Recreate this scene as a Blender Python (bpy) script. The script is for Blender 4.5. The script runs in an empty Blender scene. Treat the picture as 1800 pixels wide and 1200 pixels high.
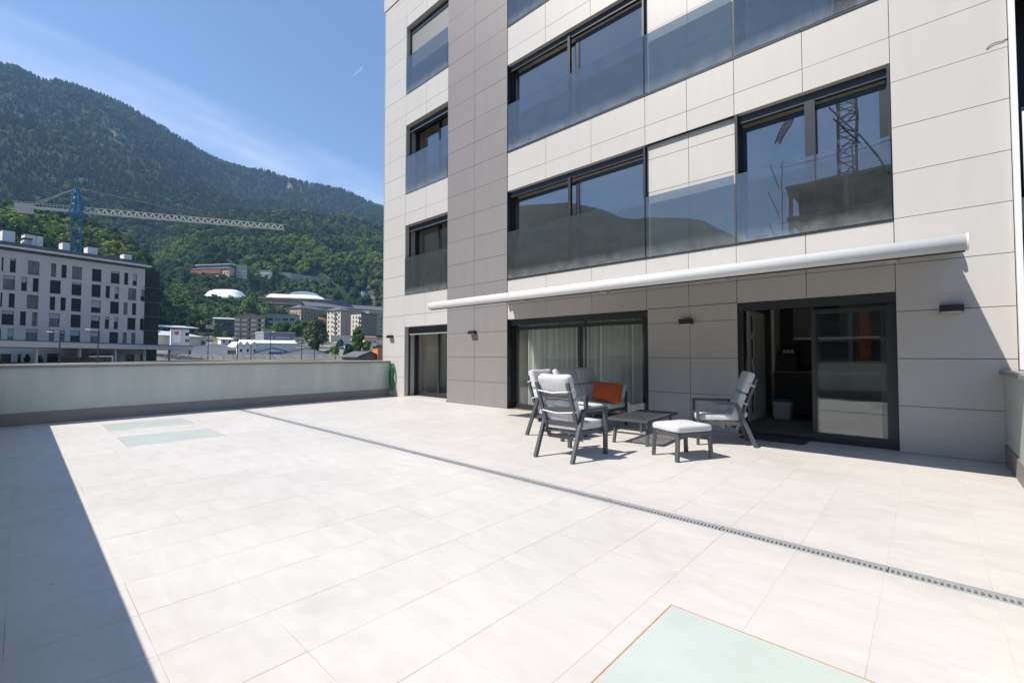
import bpy, bmesh, math, random
import numpy as np
from mathutils import Vector, Matrix, noise
R = math.radians
random.seed(7); rng = np.random.default_rng(7)
SC = bpy.context.scene
COL = SC.collection

# ------------------------------------------------------------------ camera
YAW, PITCH, CAMH, FPX = R(42.56), R(1.744), 1.25, 793.4      # focal length in pixels of an 1800 px wide frame
cam_d = bpy.data.cameras.new('camera'); cam = bpy.data.objects.new('camera', cam_d); COL.objects.link(cam)
cam_d.sensor_width = 36.0; cam_d.lens = FPX / 1800 * 36; cam_d.clip_start = 0.05; cam_d.clip_end = 30000
cam.location = (0, 0, CAMH); cam.rotation_euler = (R(90) + PITCH, 0, YAW)
SC.camera = cam

# ------------------------------------------------------------------ sky and sun
SUN_TO = Vector((-0.525, -1.0, 1.49)).normalized()            # direction towards the sun
SUN_EL = math.asin(SUN_TO.z)
world = bpy.data.worlds.new('World'); SC.world = world; world.use_nodes = True
wn, wl = world.node_tree.nodes, world.node_tree.links
wn.clear()
sky = wn.new('ShaderNodeTexSky'); sky.sky_type = 'NISHITA'; sky.sun_disc = False
sky.sun_elevation = SUN_EL; sky.sun_rotation = math.atan2(SUN_TO.x, SUN_TO.y)
sky.altitude = 1100; sky.air_density = 1.0; sky.dust_density = 0.0; sky.ozone_density = 2.2
bg = wn.new('ShaderNodeBackground'); bg.inputs[1].default_value = 0.13
wo = wn.new('ShaderNodeOutputWorld')
CLOUD_ROT, CLOUD_LOC = -99.7, (6.0, 3.1)
# thin cirrus over the whole sky: a stretched noise on the plane the clouds lie in
tc = wn.new('ShaderNodeTexCoord'); sep = wn.new('ShaderNodeSeparateXYZ'); wl.new(tc.outputs['Generated'], sep.inputs[0])
def wmath(op, a, b=None, clamp=False):
    m = wn.new('ShaderNodeMath'); m.operation = op; m.use_clamp = clamp
    for i, v in enumerate((a, b)):
        if v is None: continue
        if isinstance(v, (int, float)): m.inputs[i].default_value = v
        else: wl.new(v, m.inputs[i])
    return m.outputs[0]
zc = wmath('MAXIMUM', sep.outputs[2], 0.02)
zc = wmath('ADD', zc, 0.12)
cx = wmath('DIVIDE', sep.outputs[0], zc); cy = wmath('DIVIDE', sep.outputs[1], zc)
cmb = wn.new('ShaderNodeCombineXYZ'); wl.new(cx, cmb.inputs[0]); wl.new(cy, cmb.inputs[1])
mp0 = wn.new('ShaderNodeMapping'); mp0.inputs['Rotation'].default_value = (0, 0, R(CLOUD_ROT)); wl.new(cmb.outputs[0], mp0.inputs[0])
mp = wn.new('ShaderNodeMapping'); mp.inputs['Scale'].default_value = (0.22, 1.5, 1); mp.inputs['Location'].default_value = (*CLOUD_LOC, 0)
wl.new(mp0.outputs[0], mp.inputs[0])
n1 = wn.new('ShaderNodeTexNoise'); n1.inputs['Scale'].default_value = 1.15; n1.inputs['Detail'].default_value = 7; n1.inputs['Roughness'].default_value = 0.55
n1.inputs['Distortion'].default_value = 0.5
wl.new(mp.outputs[0], n1.inputs['Vector'])
rampw = wn.new('ShaderNodeValToRGB'); rampw.color_ramp.elements[0].position = 0.47; rampw.color_ramp.elements[1].position = 0.82
rampw.color_ramp.elements[1].color = (0.32, 0.32, 0.32, 1); rampw.color_ramp.elements[0].color = (0, 0, 0, 1)
wl.new(n1.outputs['Fac'], rampw.inputs[0])
mixw = wn.new('ShaderNodeMixRGB'); mixw.inputs[2].default_value = (7.6, 8.0, 8.6, 1)
n2w = wn.new('ShaderNodeTexNoise'); n2w.inputs['Scale'].default_value = 2.6; n2w.inputs['Detail'].default_value = 6; wl.new(cmb.outputs[0], n2w.inputs['Vector'])
brk = wn.new('ShaderNodeMapRange'); brk.inputs[1].default_value = 0.35; brk.inputs[2].default_value = 0.68; brk.inputs[3].default_value = 0.25; brk.inputs[4].default_value = 1.1; wl.new(n2w.outputs['Fac'], brk.inputs[0])
cfac = wmath('MULTIPLY', rampw.outputs[0], brk.outputs[0], clamp=True)
wl.new(cfac, mixw.inputs[0]); wl.new(sky.outputs[0], mixw.inputs[1])
wl.new(mixw.outputs[0], bg.inputs[0]); wl.new(bg.outputs[0], wo.inputs[0])

sun_d = bpy.data.lights.new('sun', 'SUN'); sun_d.energy = 4.6; sun_d.angle = R(0.55); sun_d.color = (1.0, 0.935, 0.84)
sun = bpy.data.objects.new('sun', sun_d); COL.objects.link(sun)
sun.rotation_euler = (-SUN_TO).to_track_quat('-Z', 'Y').to_euler()

vs = SC.view_settings
vs.view_transform = 'Standard'; vs.look = 'None'; vs.gamma = 1; vs.exposure = 0.70; vs.use_curve_mapping = False
SC.render.engine = 'CYCLES'
cy_ = SC.cycles
cy_.max_bounces = 8; cy_.diffuse_bounces = 3; cy_.glossy_bounces = 4; cy_.transparent_max_bounces = 24; cy_.volume_bounces = 0
cy_.caustics_reflective = False; cy_.caustics_refractive = False; cy_.sample_clamp_indirect = 6
cy_.use_denoising = True

# ------------------------------------------------------------------ pixel helper: a point of the photograph at a depth
SY, CY_ = math.sin(YAW), math.cos(YAW)
FWD = Vector((-SY, CY_, 0)); RGT = Vector((CY_, SY, 0))
def W(px, py, z):
    a = (px - 900) / FPX; b = (600 - py) / FPX
    zz = math.cos(PITCH) - b * math.sin(PITCH); u = math.sin(PITCH) + b * math.cos(PITCH)
    k = z / zz
    return FWD * z + RGT * (a * k) + Vector((0, 0, CAMH + u * k))
def G(px, z): 
    v = W(px, 624, z); return Vector((v.x, v.y, 0))
def ZP(py, z):
    return W(900, py, z).z

# ------------------------------------------------------------------ materials
MATS = {}
def mat(name, col, rough=0.6, metal=0.0, var=0.0, scale=3.0, bump=0.0, bscale=60.0, spec=0.5, rand=0.0, stretch=None, coat=0.0, detail=5):
    if name in MATS: return MATS[name]
    m = bpy.data.materials.new(name); m.use_nodes = True
    n, l = m.node_tree.nodes, m.node_tree.links
    p = n['Principled BSDF']; p.inputs['Roughness'].default_value = rough; p.inputs['Metallic'].default_value = metal
    p.inputs['Specular IOR Level'].default_value = spec; p.inputs['Coat Weight'].default_value = coat
    c = (*col, 1)
    p.inputs['Base Color'].default_value = c
    out = None
    t = n.new('ShaderNodeTexCoord'); vec = t.outputs['Object']
    if stretch:
        mpn = n.new('ShaderNodeMapping'); mpn.inputs['Scale'].default_value = stretch
        l.new(vec, mpn.inputs[0]); vec = mpn.outputs[0]
    if var or rand:
        val = None
        if var:
            nz = n.new('ShaderNodeTexNoise'); nz.inputs['Scale'].default_value = scale; nz.inputs['Detail'].default_value = detail
            nz.inputs['Roughness'].default_value = 0.6; l.new(vec, nz.inputs['Vector'])
            mr = n.new('ShaderNodeMapRange'); mr.inputs[1].default_value = 0.3; mr.inputs[2].default_value = 0.7
            mr.inputs[3].default_value = 1 - var; mr.inputs[4].default_value = 1 + var; l.new(nz.outputs['Fac'], mr.inputs[0]); val = mr.outputs[0]
        if rand:
            oi = n.new('ShaderNodeObjectInfo'); mr2 = n.new('ShaderNodeMapRange'); mr2.inputs[3].default_value = 1 - rand; mr2.inputs[4].default_value = 1 + rand
            l.new(oi.outputs['Random'], mr2.inputs[0])
            if val is None: val = mr2.outputs[0]
            else:
                mm = n.new('ShaderNodeMath'); mm.operation = 'MULTIPLY'; l.new(val, mm.inputs[0]); l.new(mr2.outputs[0], mm.inputs[1]); val = mm.outputs[0]
        vm = n.new('ShaderNodeVectorMath'); vm.operation = 'SCALE'; vm.inputs[0].default_value = col; l.new(val, vm.inputs['Scale'])
        l.new(vm.outputs[0], p.inputs['Base Color'])
    if bump:
        nb = n.new('ShaderNodeTexNoise'); nb.inputs['Scale'].default_value = bscale; nb.inputs['Detail'].default_value = 4; l.new(vec, nb.inputs['Vector'])
        bp = n.new('ShaderNodeBump'); bp.inputs['Strength'].default_value = bump; bp.inputs['Distance'].default_value = 0.01
        l.new(nb.outputs['Fac'], bp.inputs['Height']); l.new(bp.outputs[0], p.inputs['Normal'])
    MATS[name] = m
    return m

def glass(name, tint, r0=0.08, rough=0.0, dust=0.0, dustcol=(0.7, 0.72, 0.72), dust_h=None):
    m = bpy.data.materials.new(name); m.use_nodes = True
    n, l = m.node_tree.nodes, m.node_tree.links; n.clear()
    tr = n.new('ShaderNodeBsdfTransparent'); tr.inputs[0].default_value = (*tint, 1)
    gl = n.new('ShaderNodeBsdfGlossy'); gl.inputs['Roughness'].default_value = rough; gl.inputs['Color'].default_value = (0.95, 0.97, 1, 1)
    # Schlick reflectance, the same from both sides of the pane
    ge = n.new('ShaderNodeNewGeometry'); dt = n.new('ShaderNodeVectorMath'); dt.operation = 'DOT_PRODUCT'; l.new(ge.outputs['Normal'], dt.inputs[0]); l.new(ge.outputs['Incoming'], dt.inputs[1])
    def mth(op, a, b=None):
        q = n.new('ShaderNodeMath'); q.operation = op
        for i, v in enumerate((a, b)):
            if v is None: continue
            if isinstance(v, (int, float)): q.inputs[i].default_value = v
            else: l.new(v, q.inputs[i])
        return q.outputs[0]
    refl = mth('ADD', r0, mth('MULTIPLY', 1-r0, mth('POWER', mth('SUBTRACT', 1.0, mth('ABSOLUTE', dt.outputs['Value'])), 5.0)))
    # a very slight waviness, as float glass panes have
    t = n.new('ShaderNodeTexCoord'); nz = n.new('ShaderNodeTexNoise'); nz.inputs['Scale'].default_value = 1.3; l.new(t.outputs['Object'], nz.inputs['Vector'])
    bp = n.new('ShaderNodeBump'); bp.inputs['Strength'].default_value = 0.025; bp.inputs['Distance'].default_value = 0.05
    l.new(nz.outputs['Fac'], bp.inputs['Height']); l.new(bp.outputs[0], gl.inputs['Normal'])
    mx = n.new('ShaderNodeMixShader'); l.new(refl, mx.inputs[0]); l.new(tr.outputs[0], mx.inputs[1]); l.new(gl.outputs[0], mx.inputs[2])
    o = n.new('ShaderNodeOutputMaterial'); last = mx.outputs[0]
    if dust:
        df = n.new('ShaderNodeBsdfDiffuse'); df.inputs[0].default_value = (*dustcol, 1)
        n2 = n.new('ShaderNodeTexNoise'); n2.inputs['Scale'].default_value = 5; n2.inputs['Detail'].default_value = 8; l.new(t.outputs['Object'], n2.inputs['Vector'])
        mr = n.new('ShaderNodeMapRange'); mr.inputs[1].default_value = 0.3; mr.inputs[2].default_value = 0.75; mr.inputs[3].default_value = dust * 0.7; mr.inputs[4].default_value = dust * 1.3
        l.new(n2.outputs['Fac'], mr.inputs[0]); f = mr.outputs[0]
        if dust_h:                                   # dried splashes collect along the lower edge
            sp = n.new('ShaderNodeSeparateXYZ'); l.new(t.outputs['Generated'], sp.inputs[0])
            m2 = n.new('ShaderNodeMapRange'); m2.inputs[1].default_value = 0.0; m2.inputs[2].default_value = 0.2; m2.inputs[3].default_value = dust_h; m2.inputs[4].default_value = 0
            l.new(sp.outputs[2], m2.inputs[0])
            mm = n.new('ShaderNodeMath'); mm.operation = 'MULTIPLY'; l.new(m2.outputs[0], mm.inputs[0]); l.new(n2.outputs['Fac'], mm.inputs[1])
            ad = n.new('ShaderNodeMath'); ad.operation = 'ADD'; l.new(f, ad.inputs[0]); l.new(mm.outputs[0], ad.inputs[1]); f = ad.outputs[0]
        m3 = n.new('ShaderNodeMixShader'); l.new(f, m3.inputs[0]); l.new(last, m3.inputs[1]); l.new(df.outputs[0], m3.inputs[2]); last = m3.outputs[0]
    l.new(last, o.inputs[0]); MATS[name] = m
    return m

def floor_tile_mat():
    m = bpy.data.materials.new('porcelain_tile'); m.use_nodes = True
    n, l = m.node_tree.nodes, m.node_tree.links; p = n['Principled BSDF']
    t = n.new('ShaderNodeTexCoord'); oi = n.new('ShaderNodeObjectInfo'); geo = n.new('ShaderNodeNewGeometry')
    # veining differs from tile to tile
    ad = n.new('ShaderNodeVectorMath'); ad.operation = 'SCALE'; ad.inputs['Scale'].default_value = 37.0
    cb = n.new('ShaderNodeCombineXYZ'); l.new(oi.outputs['Random'], cb.inputs[0]); l.new(oi.outputs['Random'], cb.inputs[1]); l.new(cb.outputs[0], ad.inputs[0])
    a2 = n.new('ShaderNodeVectorMath'); a2.operation = 'ADD'; l.new(geo.outputs['Position'], a2.inputs[0]); l.new(ad.outputs[0], a2.inputs[1])
    mpn = n.new('ShaderNodeMapping'); mpn.inputs['Scale'].default_value = (1.0, 3.2, 1); mpn.inputs['Rotation'].default_value = (0, 0, R(58)); l.new(a2.outputs[0], mpn.inputs[0])
    nz = n.new('ShaderNodeTexNoise'); nz.inputs['Scale'].default_value = 2.2; nz.inputs['Detail'].default_value = 8; nz.inputs['Roughness'].default_value = 0.62; nz.inputs['Distortion'].default_value = 0.8
    l.new(mpn.outputs[0], nz.inputs['Vector'])
    rp = n.new('ShaderNodeValToRGB'); e = rp.color_ramp.elements
    e[0].position = 0.25; e[0].color = (0.50, 0.478, 0.45, 1); e[1].position = 0.7; e[1].color = (0.57, 0.547, 0.52, 1)
    l.new(nz.outputs['Fac'], rp.inputs[0])
    # thin pale veins
    wv = n.new('ShaderNodeTexNoise'); wv.inputs['Scale'].default_value = 1.6; wv.inputs['Detail'].default_value = 3; wv.inputs['Distortion'].default_value = 1.6; l.new(mpn.outputs[0], wv.inputs['Vector'])
    vr = n.new('ShaderNodeValToRGB'); ve = vr.color_ramp.elements; ve[0].position = 0.495; ve[0].color = (0, 0, 0, 1); ve[1].position = 0.505; ve[1].color = (0, 0, 0, 1)
    vm = ve.new(0.5); vm.color = (1, 1, 1, 1); l.new(wv.outputs['Fac'], vr.inputs[0])
    vsel = n.new('ShaderNodeTexNoise'); vsel.inputs['Scale'].default_value = 0.9; l.new(a2.outputs[0], vsel.inputs['Vector'])
    vth = n.new('ShaderNodeMapRange'); vth.inputs[1].default_value = 0.52; vth.inputs[2].default_value = 0.62; vth.inputs[4].default_value = 0.35; l.new(vsel.outputs['Fac'], vth.inputs[0])
    vmul = n.new('ShaderNodeMath'); vmul.operation = 'MULTIPLY'; l.new(vr.outputs[0], vmul.inputs[0]); l.new(vth.outputs[0], vmul.inputs[1])
    mv = n.new('ShaderNodeMixRGB'); mv.inputs[2].default_value = (0.64, 0.63, 0.61, 1); l.new(vmul.outputs[0], mv.inputs[0]); l.new(rp.outputs[0], mv.inputs[1])
    # foot-worn grime in large soft patches
    gz = n.new('ShaderNodeTexNoise'); gz.inputs['Scale'].default_value = 0.55; gz.inputs['Detail'].default_value = 6; l.new(geo.outputs['Position'], gz.inputs['Vector'])
    gm = n.new('ShaderNodeMapRange'); gm.inputs[1].default_value = 0.35; gm.inputs[2].default_value = 0.65; gm.inputs[3].default_value = 0.94; gm.inputs[4].default_value = 1.03; l.new(gz.outputs['Fac'], gm.inputs[0])
    mr = n.new('ShaderNodeMapRange'); mr.inputs[3].default_value = 0.975; mr.inputs[4].default_value = 1.02; l.new(oi.outputs['Random'], mr.inputs[0])
    mm = n.new('ShaderNodeMath'); mm.operation = 'MULTIPLY'; l.new(gm.outputs[0], mm.inputs[0]); l.new(mr.outputs[0], mm.inputs[1])
    # small spots
    sp = n.new('ShaderNodeTexVoronoi'); sp.inputs['Scale'].default_value = 1.7; l.new(geo.outputs['Position'], sp.inputs['Vector'])
    sm = n.new('ShaderNodeMapRange'); sm.inputs[1].default_value = 0.012; sm.inputs[2].default_value = 0.03; sm.inputs[3].default_value = 0.72; sm.inputs[4].default_value = 1.0; l.new(sp.outputs['Distance'], sm.inputs[0])
    m5 = n.new('ShaderNodeMath'); m5.operation = 'MULTIPLY'; l.new(mm.outputs[0], m5.inputs[0]); l.new(sm.outputs[0], m5.inputs[1])
    # dried water marks: thin darker rims of large irregular patches
    wz = n.new('ShaderNodeTexNoise'); wz.inputs['Scale'].default_value = 0.9; wz.inputs['Detail'].default_value = 9; wz.inputs['Roughness'].default_value = 0.55; wz.inputs['Distortion'].default_value = 0.4; l.new(geo.outputs['Position'], wz.inputs['Vector'])
    wr = n.new('ShaderNodeValToRGB'); we = wr.color_ramp.elements; we[0].position = 0.54; we[0].color = (1, 1, 1, 1); we[1].position = 0.60; we[1].color = (.985, .985, .98, 1)
    wx = we.new(0.575); wx.color = (.962, .958, .95, 1); l.new(wz.outputs['Fac'], wr.inputs[0])
    # silt washed towards the drain
    sy_ = n.new('ShaderNodeSeparateXYZ'); l.new(geo.outputs['Position'], sy_.inputs[0])
    def mt2(op, a, b=None):
        q = n.new('ShaderNodeMath'); q.operation = op
        for i, v in enumerate((a, b)):
            if v is None: continue
            if isinstance(v, (int, float)): q.inputs[i].default_value = v
            else: l.new(v, q.inputs[i])
        return q.outputs[0]
    dd = mt2('ABSOLUTE', mt2('SUBTRACT', sy_.outputs[1], 3.458)); dj = mt2('ADD', dd, mt2('MULTIPLY', mt2('SUBTRACT', wz.outputs['Fac'], 0.5), 0.35))
    ds = n.new('ShaderNodeMapRange'); ds.inputs[1].default_value = 0.03; ds.inputs[2].default_value = 0.26; ds.inputs[3].default_value = 0.90; ds.inputs[4].default_value = 1.0; l.new(dj, ds.inputs[0])
    m6 = n.new('ShaderNodeVectorMath'); m6.operation = 'MULTIPLY'; l.new(mv.outputs[0], m6.inputs[0]); l.new(wr.outputs[0], m6.inputs[1])
    m7 = mt2('MULTIPLY', m5.outputs[0], ds.outputs[0])
    sc = n.new('ShaderNodeVectorMath'); sc.operation = 'SCALE'; l.new(m6.outputs[0], sc.inputs[0]); l.new(m7, sc.inputs['Scale'])
    l.new(sc.outputs[0], p.inputs['Base Color']); p.inputs['Roughness'].default_value = 0.48; p.inputs['Specular IOR Level'].default_value = 0.35
    bp = n.new('ShaderNodeBump'); bp.inputs['Strength'].default_value = 0.08; bp.inputs['Distance'].default_value = 0.004; l.new(nz.outputs['Fac'], bp.inputs['Height']); l.new(bp.outputs[0], p.inputs['Normal'])
    return m

def fabric(name, col, scale=900):
    m = mat(name, col, 0.9, var=0.05, scale=7, spec=0.15, bump=0.55, bscale=16)
    m.node_tree.nodes['Principled BSDF'].inputs['Sheen Weight'].default_value = 0.15
    return m

def foliage(name, dark, light, hue=None):
    m = bpy.data.materials.new(name); m.use_nodes = True
    n, l = m.node_tree.nodes, m.node_tree.links; n.clear()
    oi = n.new('ShaderNodeObjectInfo'); rp = n.new('ShaderNodeValToRGB'); rp.color_ramp.elements[0].color = (*dark, 1); rp.color_ramp.elements[1].color = (*light, 1)
    geo = n.new('ShaderNodeNewGeometry')
    mth = n.new('ShaderNodeMath'); mth.operation = 'MULTIPLY_ADD'; l.new(geo.outputs['Random Per Island'], mth.inputs[0]); mth.inputs[1].default_value = 0.35
    m2 = n.new('ShaderNodeMath'); m2.operation = 'MULTIPLY'; m2.inputs[1].default_value = 0.65; l.new(oi.outputs['Random'], m2.inputs[0]); l.new(m2.outputs[0], mth.inputs[2])
    l.new(mth.outputs[0], rp.inputs[0])
    d = n.new('ShaderNodeBsdfDiffuse'); tr = n.new('ShaderNodeBsdfTranslucent'); l.new(rp.outputs[0], d.inputs[0]); l.new(rp.outputs[0], tr.inputs[0])
    mx = n.new('ShaderNodeMixShader'); mx.inputs[0].default_value = 0.2; l.new(d.outputs[0], mx.inputs[1]); l.new(tr.outputs[0], mx.inputs[2])
    o = n.new('ShaderNodeOutputMaterial'); l.new(mx.outputs[0], o.inputs[0]); MATS[name] = m
    return m

# ------------------------------------------------------------------ mesh helpers
class MB:
    def __init__(s): s.v = []; s.f = []
    def quad(s, a, b, c, d): i = len(s.v); s.v += [tuple(a), tuple(b), tuple(c), tuple(d)]; s.f.append((i, i+1, i+2, i+3)); return s
    def tri(s, a, b, c): i = len(s.v); s.v += [tuple(a), tuple(b), tuple(c)]; s.f.append((i, i+1, i+2)); return s
    def hexa(s, p):      # 8 points: bottom 4 ccw, top 4 ccw
        i = len(s.v); s.v += [tuple(q) for q in p]
        s.f += [(i, i+3, i+2, i+1), (i+4, i+5, i+6, i+7), (i, i+1, i+5, i+4), (i+1, i+2, i+6, i+5), (i+2, i+3, i+7, i+6), (i+3, i, i+4, i+7)]
        return s
    def box(s, x0, x1, y0, y1, z0, z1):
        return s.hexa([(x0, y0, z0), (x1, y0, z0), (x1, y1, z0), (x0, y1, z0), (x0, y0, z1), (x1, y0, z1), (x1, y1, z1), (x0, y1, z1)])
    def obox(s, o, u, n, u0, u1, n0, n1, z0, z1):     # box in a frame: o origin, u and n horizontal directions
        P = lambda a, b, z: (o.x + u.x*a + n.x*b, o.y + u.y*a + n.y*b, z)
        q = [P(u0, n0, z0), P(u1, n0, z0), P(u1, n1, z0), P(u0, n1, z0), P(u0, n0, z1), P(u1, n0, z1), P(u1, n1, z1), P(u0, n1, z1)]
        if u.x*n.y - u.y*n.x < 0: q = [q[1], q[0], q[3], q[2], q[5], q[4], q[7], q[6]]
        return s.hexa(q)
    def beam(s, a, b, w, h=None, up=Vector((0, 0, 1))):
        a, b = Vector(a), Vector(b); h = h or w
        d = (b - a).normalized(); sd = d.cross(up)
        if sd.length < 1e-3: sd = d.cross(Vector((0, 1, 0)))
        sd.normalize(); uu = sd.cross(d).normalized(); sd *= w/2; uu *= h/2
        return s.hexa([a-sd-uu, a+sd-uu, b+sd-uu, b-sd-uu, a-sd+uu, a+sd+uu, b+sd+uu, b-sd+uu])
    def cyl(s, a, b, r0, r1=None, n=10, caps=True):
        a, b = Vector(a), Vector(b); r1 = r0 if r1 is None else r1
        d = (b - a).normalized(); sd = d.cross(Vector((0, 0, 1)))
        if sd.length < 1e-3: sd = Vector((1, 0, 0))
        sd.normalize(); uu = sd.cross(d); i = len(s.v)
        for k in range(n):
            t = 2*math.pi*k/n; e = sd*math.cos(t) + uu*math.sin(t)
            s.v += [tuple(a + e*r0), tuple(b + e*r1)]
        for k in range(n):
            j = (k+1) % n; s.f.append((i+2*k, i+2*j, i+2*j+1, i+2*k+1))
        if caps: s.f += [tuple(i+2*k for k in reversed(range(n))), tuple(i+2*k+1 for k in range(n))]
        return s
    def tube(s, pts, r, n=8):
        pts = [Vector(p) for p in pts]; i = len(s.v); prev = None
        for k, p in enumerate(pts):
            d = (pts[min(k+1, len(pts)-1)] - pts[max(k-1, 0)]).normalized()
            sd = d.cross(Vector((0, 0, 1))) if prev is None else prev - d*prev.dot(d)
            if sd.length < 1e-3: sd = d.cross(Vector((0, 1, 0)))
            sd.normalize(); prev = sd; uu = sd.cross(d)
            for q in range(n):
                t = 2*math.pi*q/n; s.v.append(tuple(p + (sd*math.cos(t) + uu*math.sin(t))*r))
        for k in range(len(pts)-1):
            for q in range(n):
                j = (q+1) % n; s.f.append((i+k*n+q, i+k*n+j, i+(k+1)*n+j, i+(k+1)*n+q))
        s.f += [tuple(i+q for q in reversed(range(n))), tuple(i+(len(pts)-1)*n+q for q in range(n))]
        return s
    def rbox(s, M, sx, sy, sz, r, n=7, puff=0.0):     # rounded, slightly puffed box: cushions
        i0 = len(s.v); h = Vector((sx/2, sy/2, sz/2)); idx = {}
        def pt(c):
            key = tuple(round(q, 4) for q in c)
            if key in idx: return idx[key]
            p = Vector((c[0]*h.x, c[1]*h.y, c[2]*h.z)); inn = Vector([max(-h[k]+r, min(h[k]-r, p[k])) for k in range(3)])
            d = p - inn
            q = inn + (d.normalized()*r if d.length > 1e-6 else d)
            if puff:
                fx = (1-(q.x/h.x)**2)*(1-(q.y/h.y)**2); fz = (1-(q.z/h.z)**2)
                q.z += math.copysign(puff*max(0, fx), q.z) if abs(q.z) > h.z*0.3 else 0
                w = 0.006*noise.noise(Vector((q.x*9+sx*31, q.y*9, q.z*9)))
                q += d.normalized()*w if d.length > 1e-6 else Vector((0, 0, w))
            idx[key] = len(s.v); s.v.append(tuple(M @ q)); return idx[key]
        L = [-1+2*k/n for k in range(n+1)]
        # denser rows near the borders so the rounding shows
        L = [math.copysign(abs(t)**0.6, t) if t else 0 for t in L]
        for ax in range(3):
            for sg in (-1, 1):
                for a in range(n):
                    for b in range(n):
                        c = []
                        for (p, q) in ((L[a], L[b]), (L[a+1], L[b]), (L[a+1], L[b+1]), (L[a], L[b+1])):
                            e = [0, 0, 0]; e[ax] = sg; e[(ax+1) % 3] = p; e[(ax+2) % 3] = q; c.append(pt(e))
                        s.f.append(tuple(c if sg > 0 else reversed(c)))
        return s
    def build(s, name, m, parent=None, smooth=False, world=True, label=None, kind=None, bevel=0.0):
        me = bpy.data.meshes.new(name); vv = s.v
        if parent is not None and world and 'o' in ORG.get(parent.name, {}):
            o = ORG[parent.name]['o']; vv = [(x-o[0], y-o[1], z-o[2]) for x, y, z in vv]
        me.from_pydata(vv, [], s.f); me.materials.append(m)
        if smooth: me.polygons.foreach_set('use_smooth', [True]*len(me.polygons))
        me.update()
        ob = bpy.data.objects.new(name, me); COL.objects.link(ob)
        if parent is not None:
            ob.parent = parent; ORG[ob.name] = ORG.get(parent.name, {})
        if bevel:
            b = ob.modifiers.new('bevel', 'BEVEL'); b.width = bevel; b.segments = 2; b.limit_method = 'ANGLE'
        if label: ob['label'] = label
        if kind: ob['kind'] = kind
        return ob
ORG = {}
def thing(name, label, cat, loc=(0, 0, 0), rz=0.0, group=None):
    o = bpy.data.objects.new(name, None); COL.objects.link(o); o.empty_display_size = 0.2
    o.location = loc; o.rotation_euler = (0, 0, rz); o['label'] = label; o['category'] = cat
    if group: o['group'] = group
    ORG[o.name] = {'o': tuple(loc)}
    return o
def tag(o, label, cat, group=None):
    o['label'] = label; o['category'] = cat
    if group: o['group'] = group
    return o

# ------------------------------------------------------------------ shared materials
D = 7.735                                       # the facade plane
M_tile = floor_tile_mat()
M_grout = mat('grout', (0.60, 0.54, 0.47), 0.9, var=0.12, scale=0.9)
_n, _l = M_grout.node_tree.nodes, M_grout.node_tree.links; _z = _n.new('ShaderNodeTexNoise'); _z.inputs['Scale'].default_value = 0.8; _z.inputs['Detail'].default_value = 4
_tc = _n.new('ShaderNodeNewGeometry'); _l.new(_tc.outputs['Position'], _z.inputs['Vector'])
_rp = _n.new('ShaderNodeValToRGB'); _rp.color_ramp.elements[0].position = 0.54; _rp.color_ramp.elements[0].color = (0.52, 0.47, 0.41, 1); _rp.color_ramp.elements[1].position = 0.64; _rp.color_ramp.elements[1].color = (0.26, 0.17, 0.11, 1)
_l.new(_z.outputs['Fac'], _rp.inputs[0]); _l.new(_rp.outputs[0], _n['Principled BSDF'].inputs['Base Color'])   # clean filler with brown stretches
M_beige = mat('beige_panel', (0.495, 0.48, 0.458), 0.42, var=0.025, scale=1.2, stretch=(5, 5, 0.7), rand=0.02, spec=0.4)
M_grey = mat('grey_panel', (0.228, 0.213, 0.21), 0.42, var=0.035, scale=1.2, stretch=(4, 4, 0.8), rand=0.02, spec=0.4)
M_core = mat('wall_core', (0.06, 0.055, 0.05), 0.9)
M_anth = mat('anthracite_aluminium', (0.035, 0.04, 0.047), 0.38, metal=0.3, var=0.06, scale=3)
M_trim = mat('pale_aluminium_trim', (0.6, 0.6, 0.6), 0.35, metal=0.6)
M_pane = glass('window_glass', (0.96, 0.975, 0.965), 0.14)
M_panelow = glass('door_glass', (0.955, 0.975, 0.965), 0.05)
M_rail = glass('balustrade_glass', (0.50, 0.555, 0.575), 0.12, dust=0.035, dust_h=0.22)
M_paint = mat('interior_paint', (0.80, 0.77, 0.70), 0.9)
M_ceil = mat('interior_ceiling', (0.82, 0.79, 0.72), 0.9)
M_wood = mat('interior_floor', (0.45, 0.38, 0.30), 0.5)
M_black = mat('black_metal', (0.018, 0.018, 0.02), 0.45)
M_dark = mat('dark_cabinet', (0.02, 0.021, 0.022), 0.5)
M_white = mat('white_lacquer', (0.75, 0.74, 0.71), 0.4)
M_frame = mat('graphite_furniture_frame', (0.085, 0.092, 0.1), 0.42, metal=0.25, var=0.05, scale=8)
M_cush = fabric('light_grey_cushion', (0.52, 0.52, 0.525))
M_pipe = fabric('cushion_piping', (0.40, 0.40, 0.41))
M_strap = fabric('white_strap', (0.75, 0.75, 0.74))
M_orange = fabric('rust_orange_fabric', (0.42, 0.085, 0.022))
M_pargl = mat('pale_green_back_painted_glass', (0.50, 0.54, 0.505), 0.32, var=0.09, scale=1.1, stretch=(2.5, 2.5, 0.5), spec=0.5)
M_cope = mat('grey_coping', (0.24, 0.24, 0.235), 0.5, var=0.06, scale=4)
M_skirt = mat('grey_stone_skirting', (0.25, 0.235, 0.225), 0.6, var=0.06, scale=5)
M_mint = mat('frosted_mint_glass', (0.445, 0.49, 0.458), 0.33, var=0.07, scale=2.2, spec=0.4)
M_rust = mat('rusty_joint', (0.42, 0.22, 0.10), 0.9, var=0.3, scale=30)
M_zinc = mat('galvanised_steel', (0.40, 0.41, 0.42), 0.42, metal=0.35, var=0.15, scale=25)
M_pit = mat('drain_pit', (0.015, 0.014, 0.013), 0.9)
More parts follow.
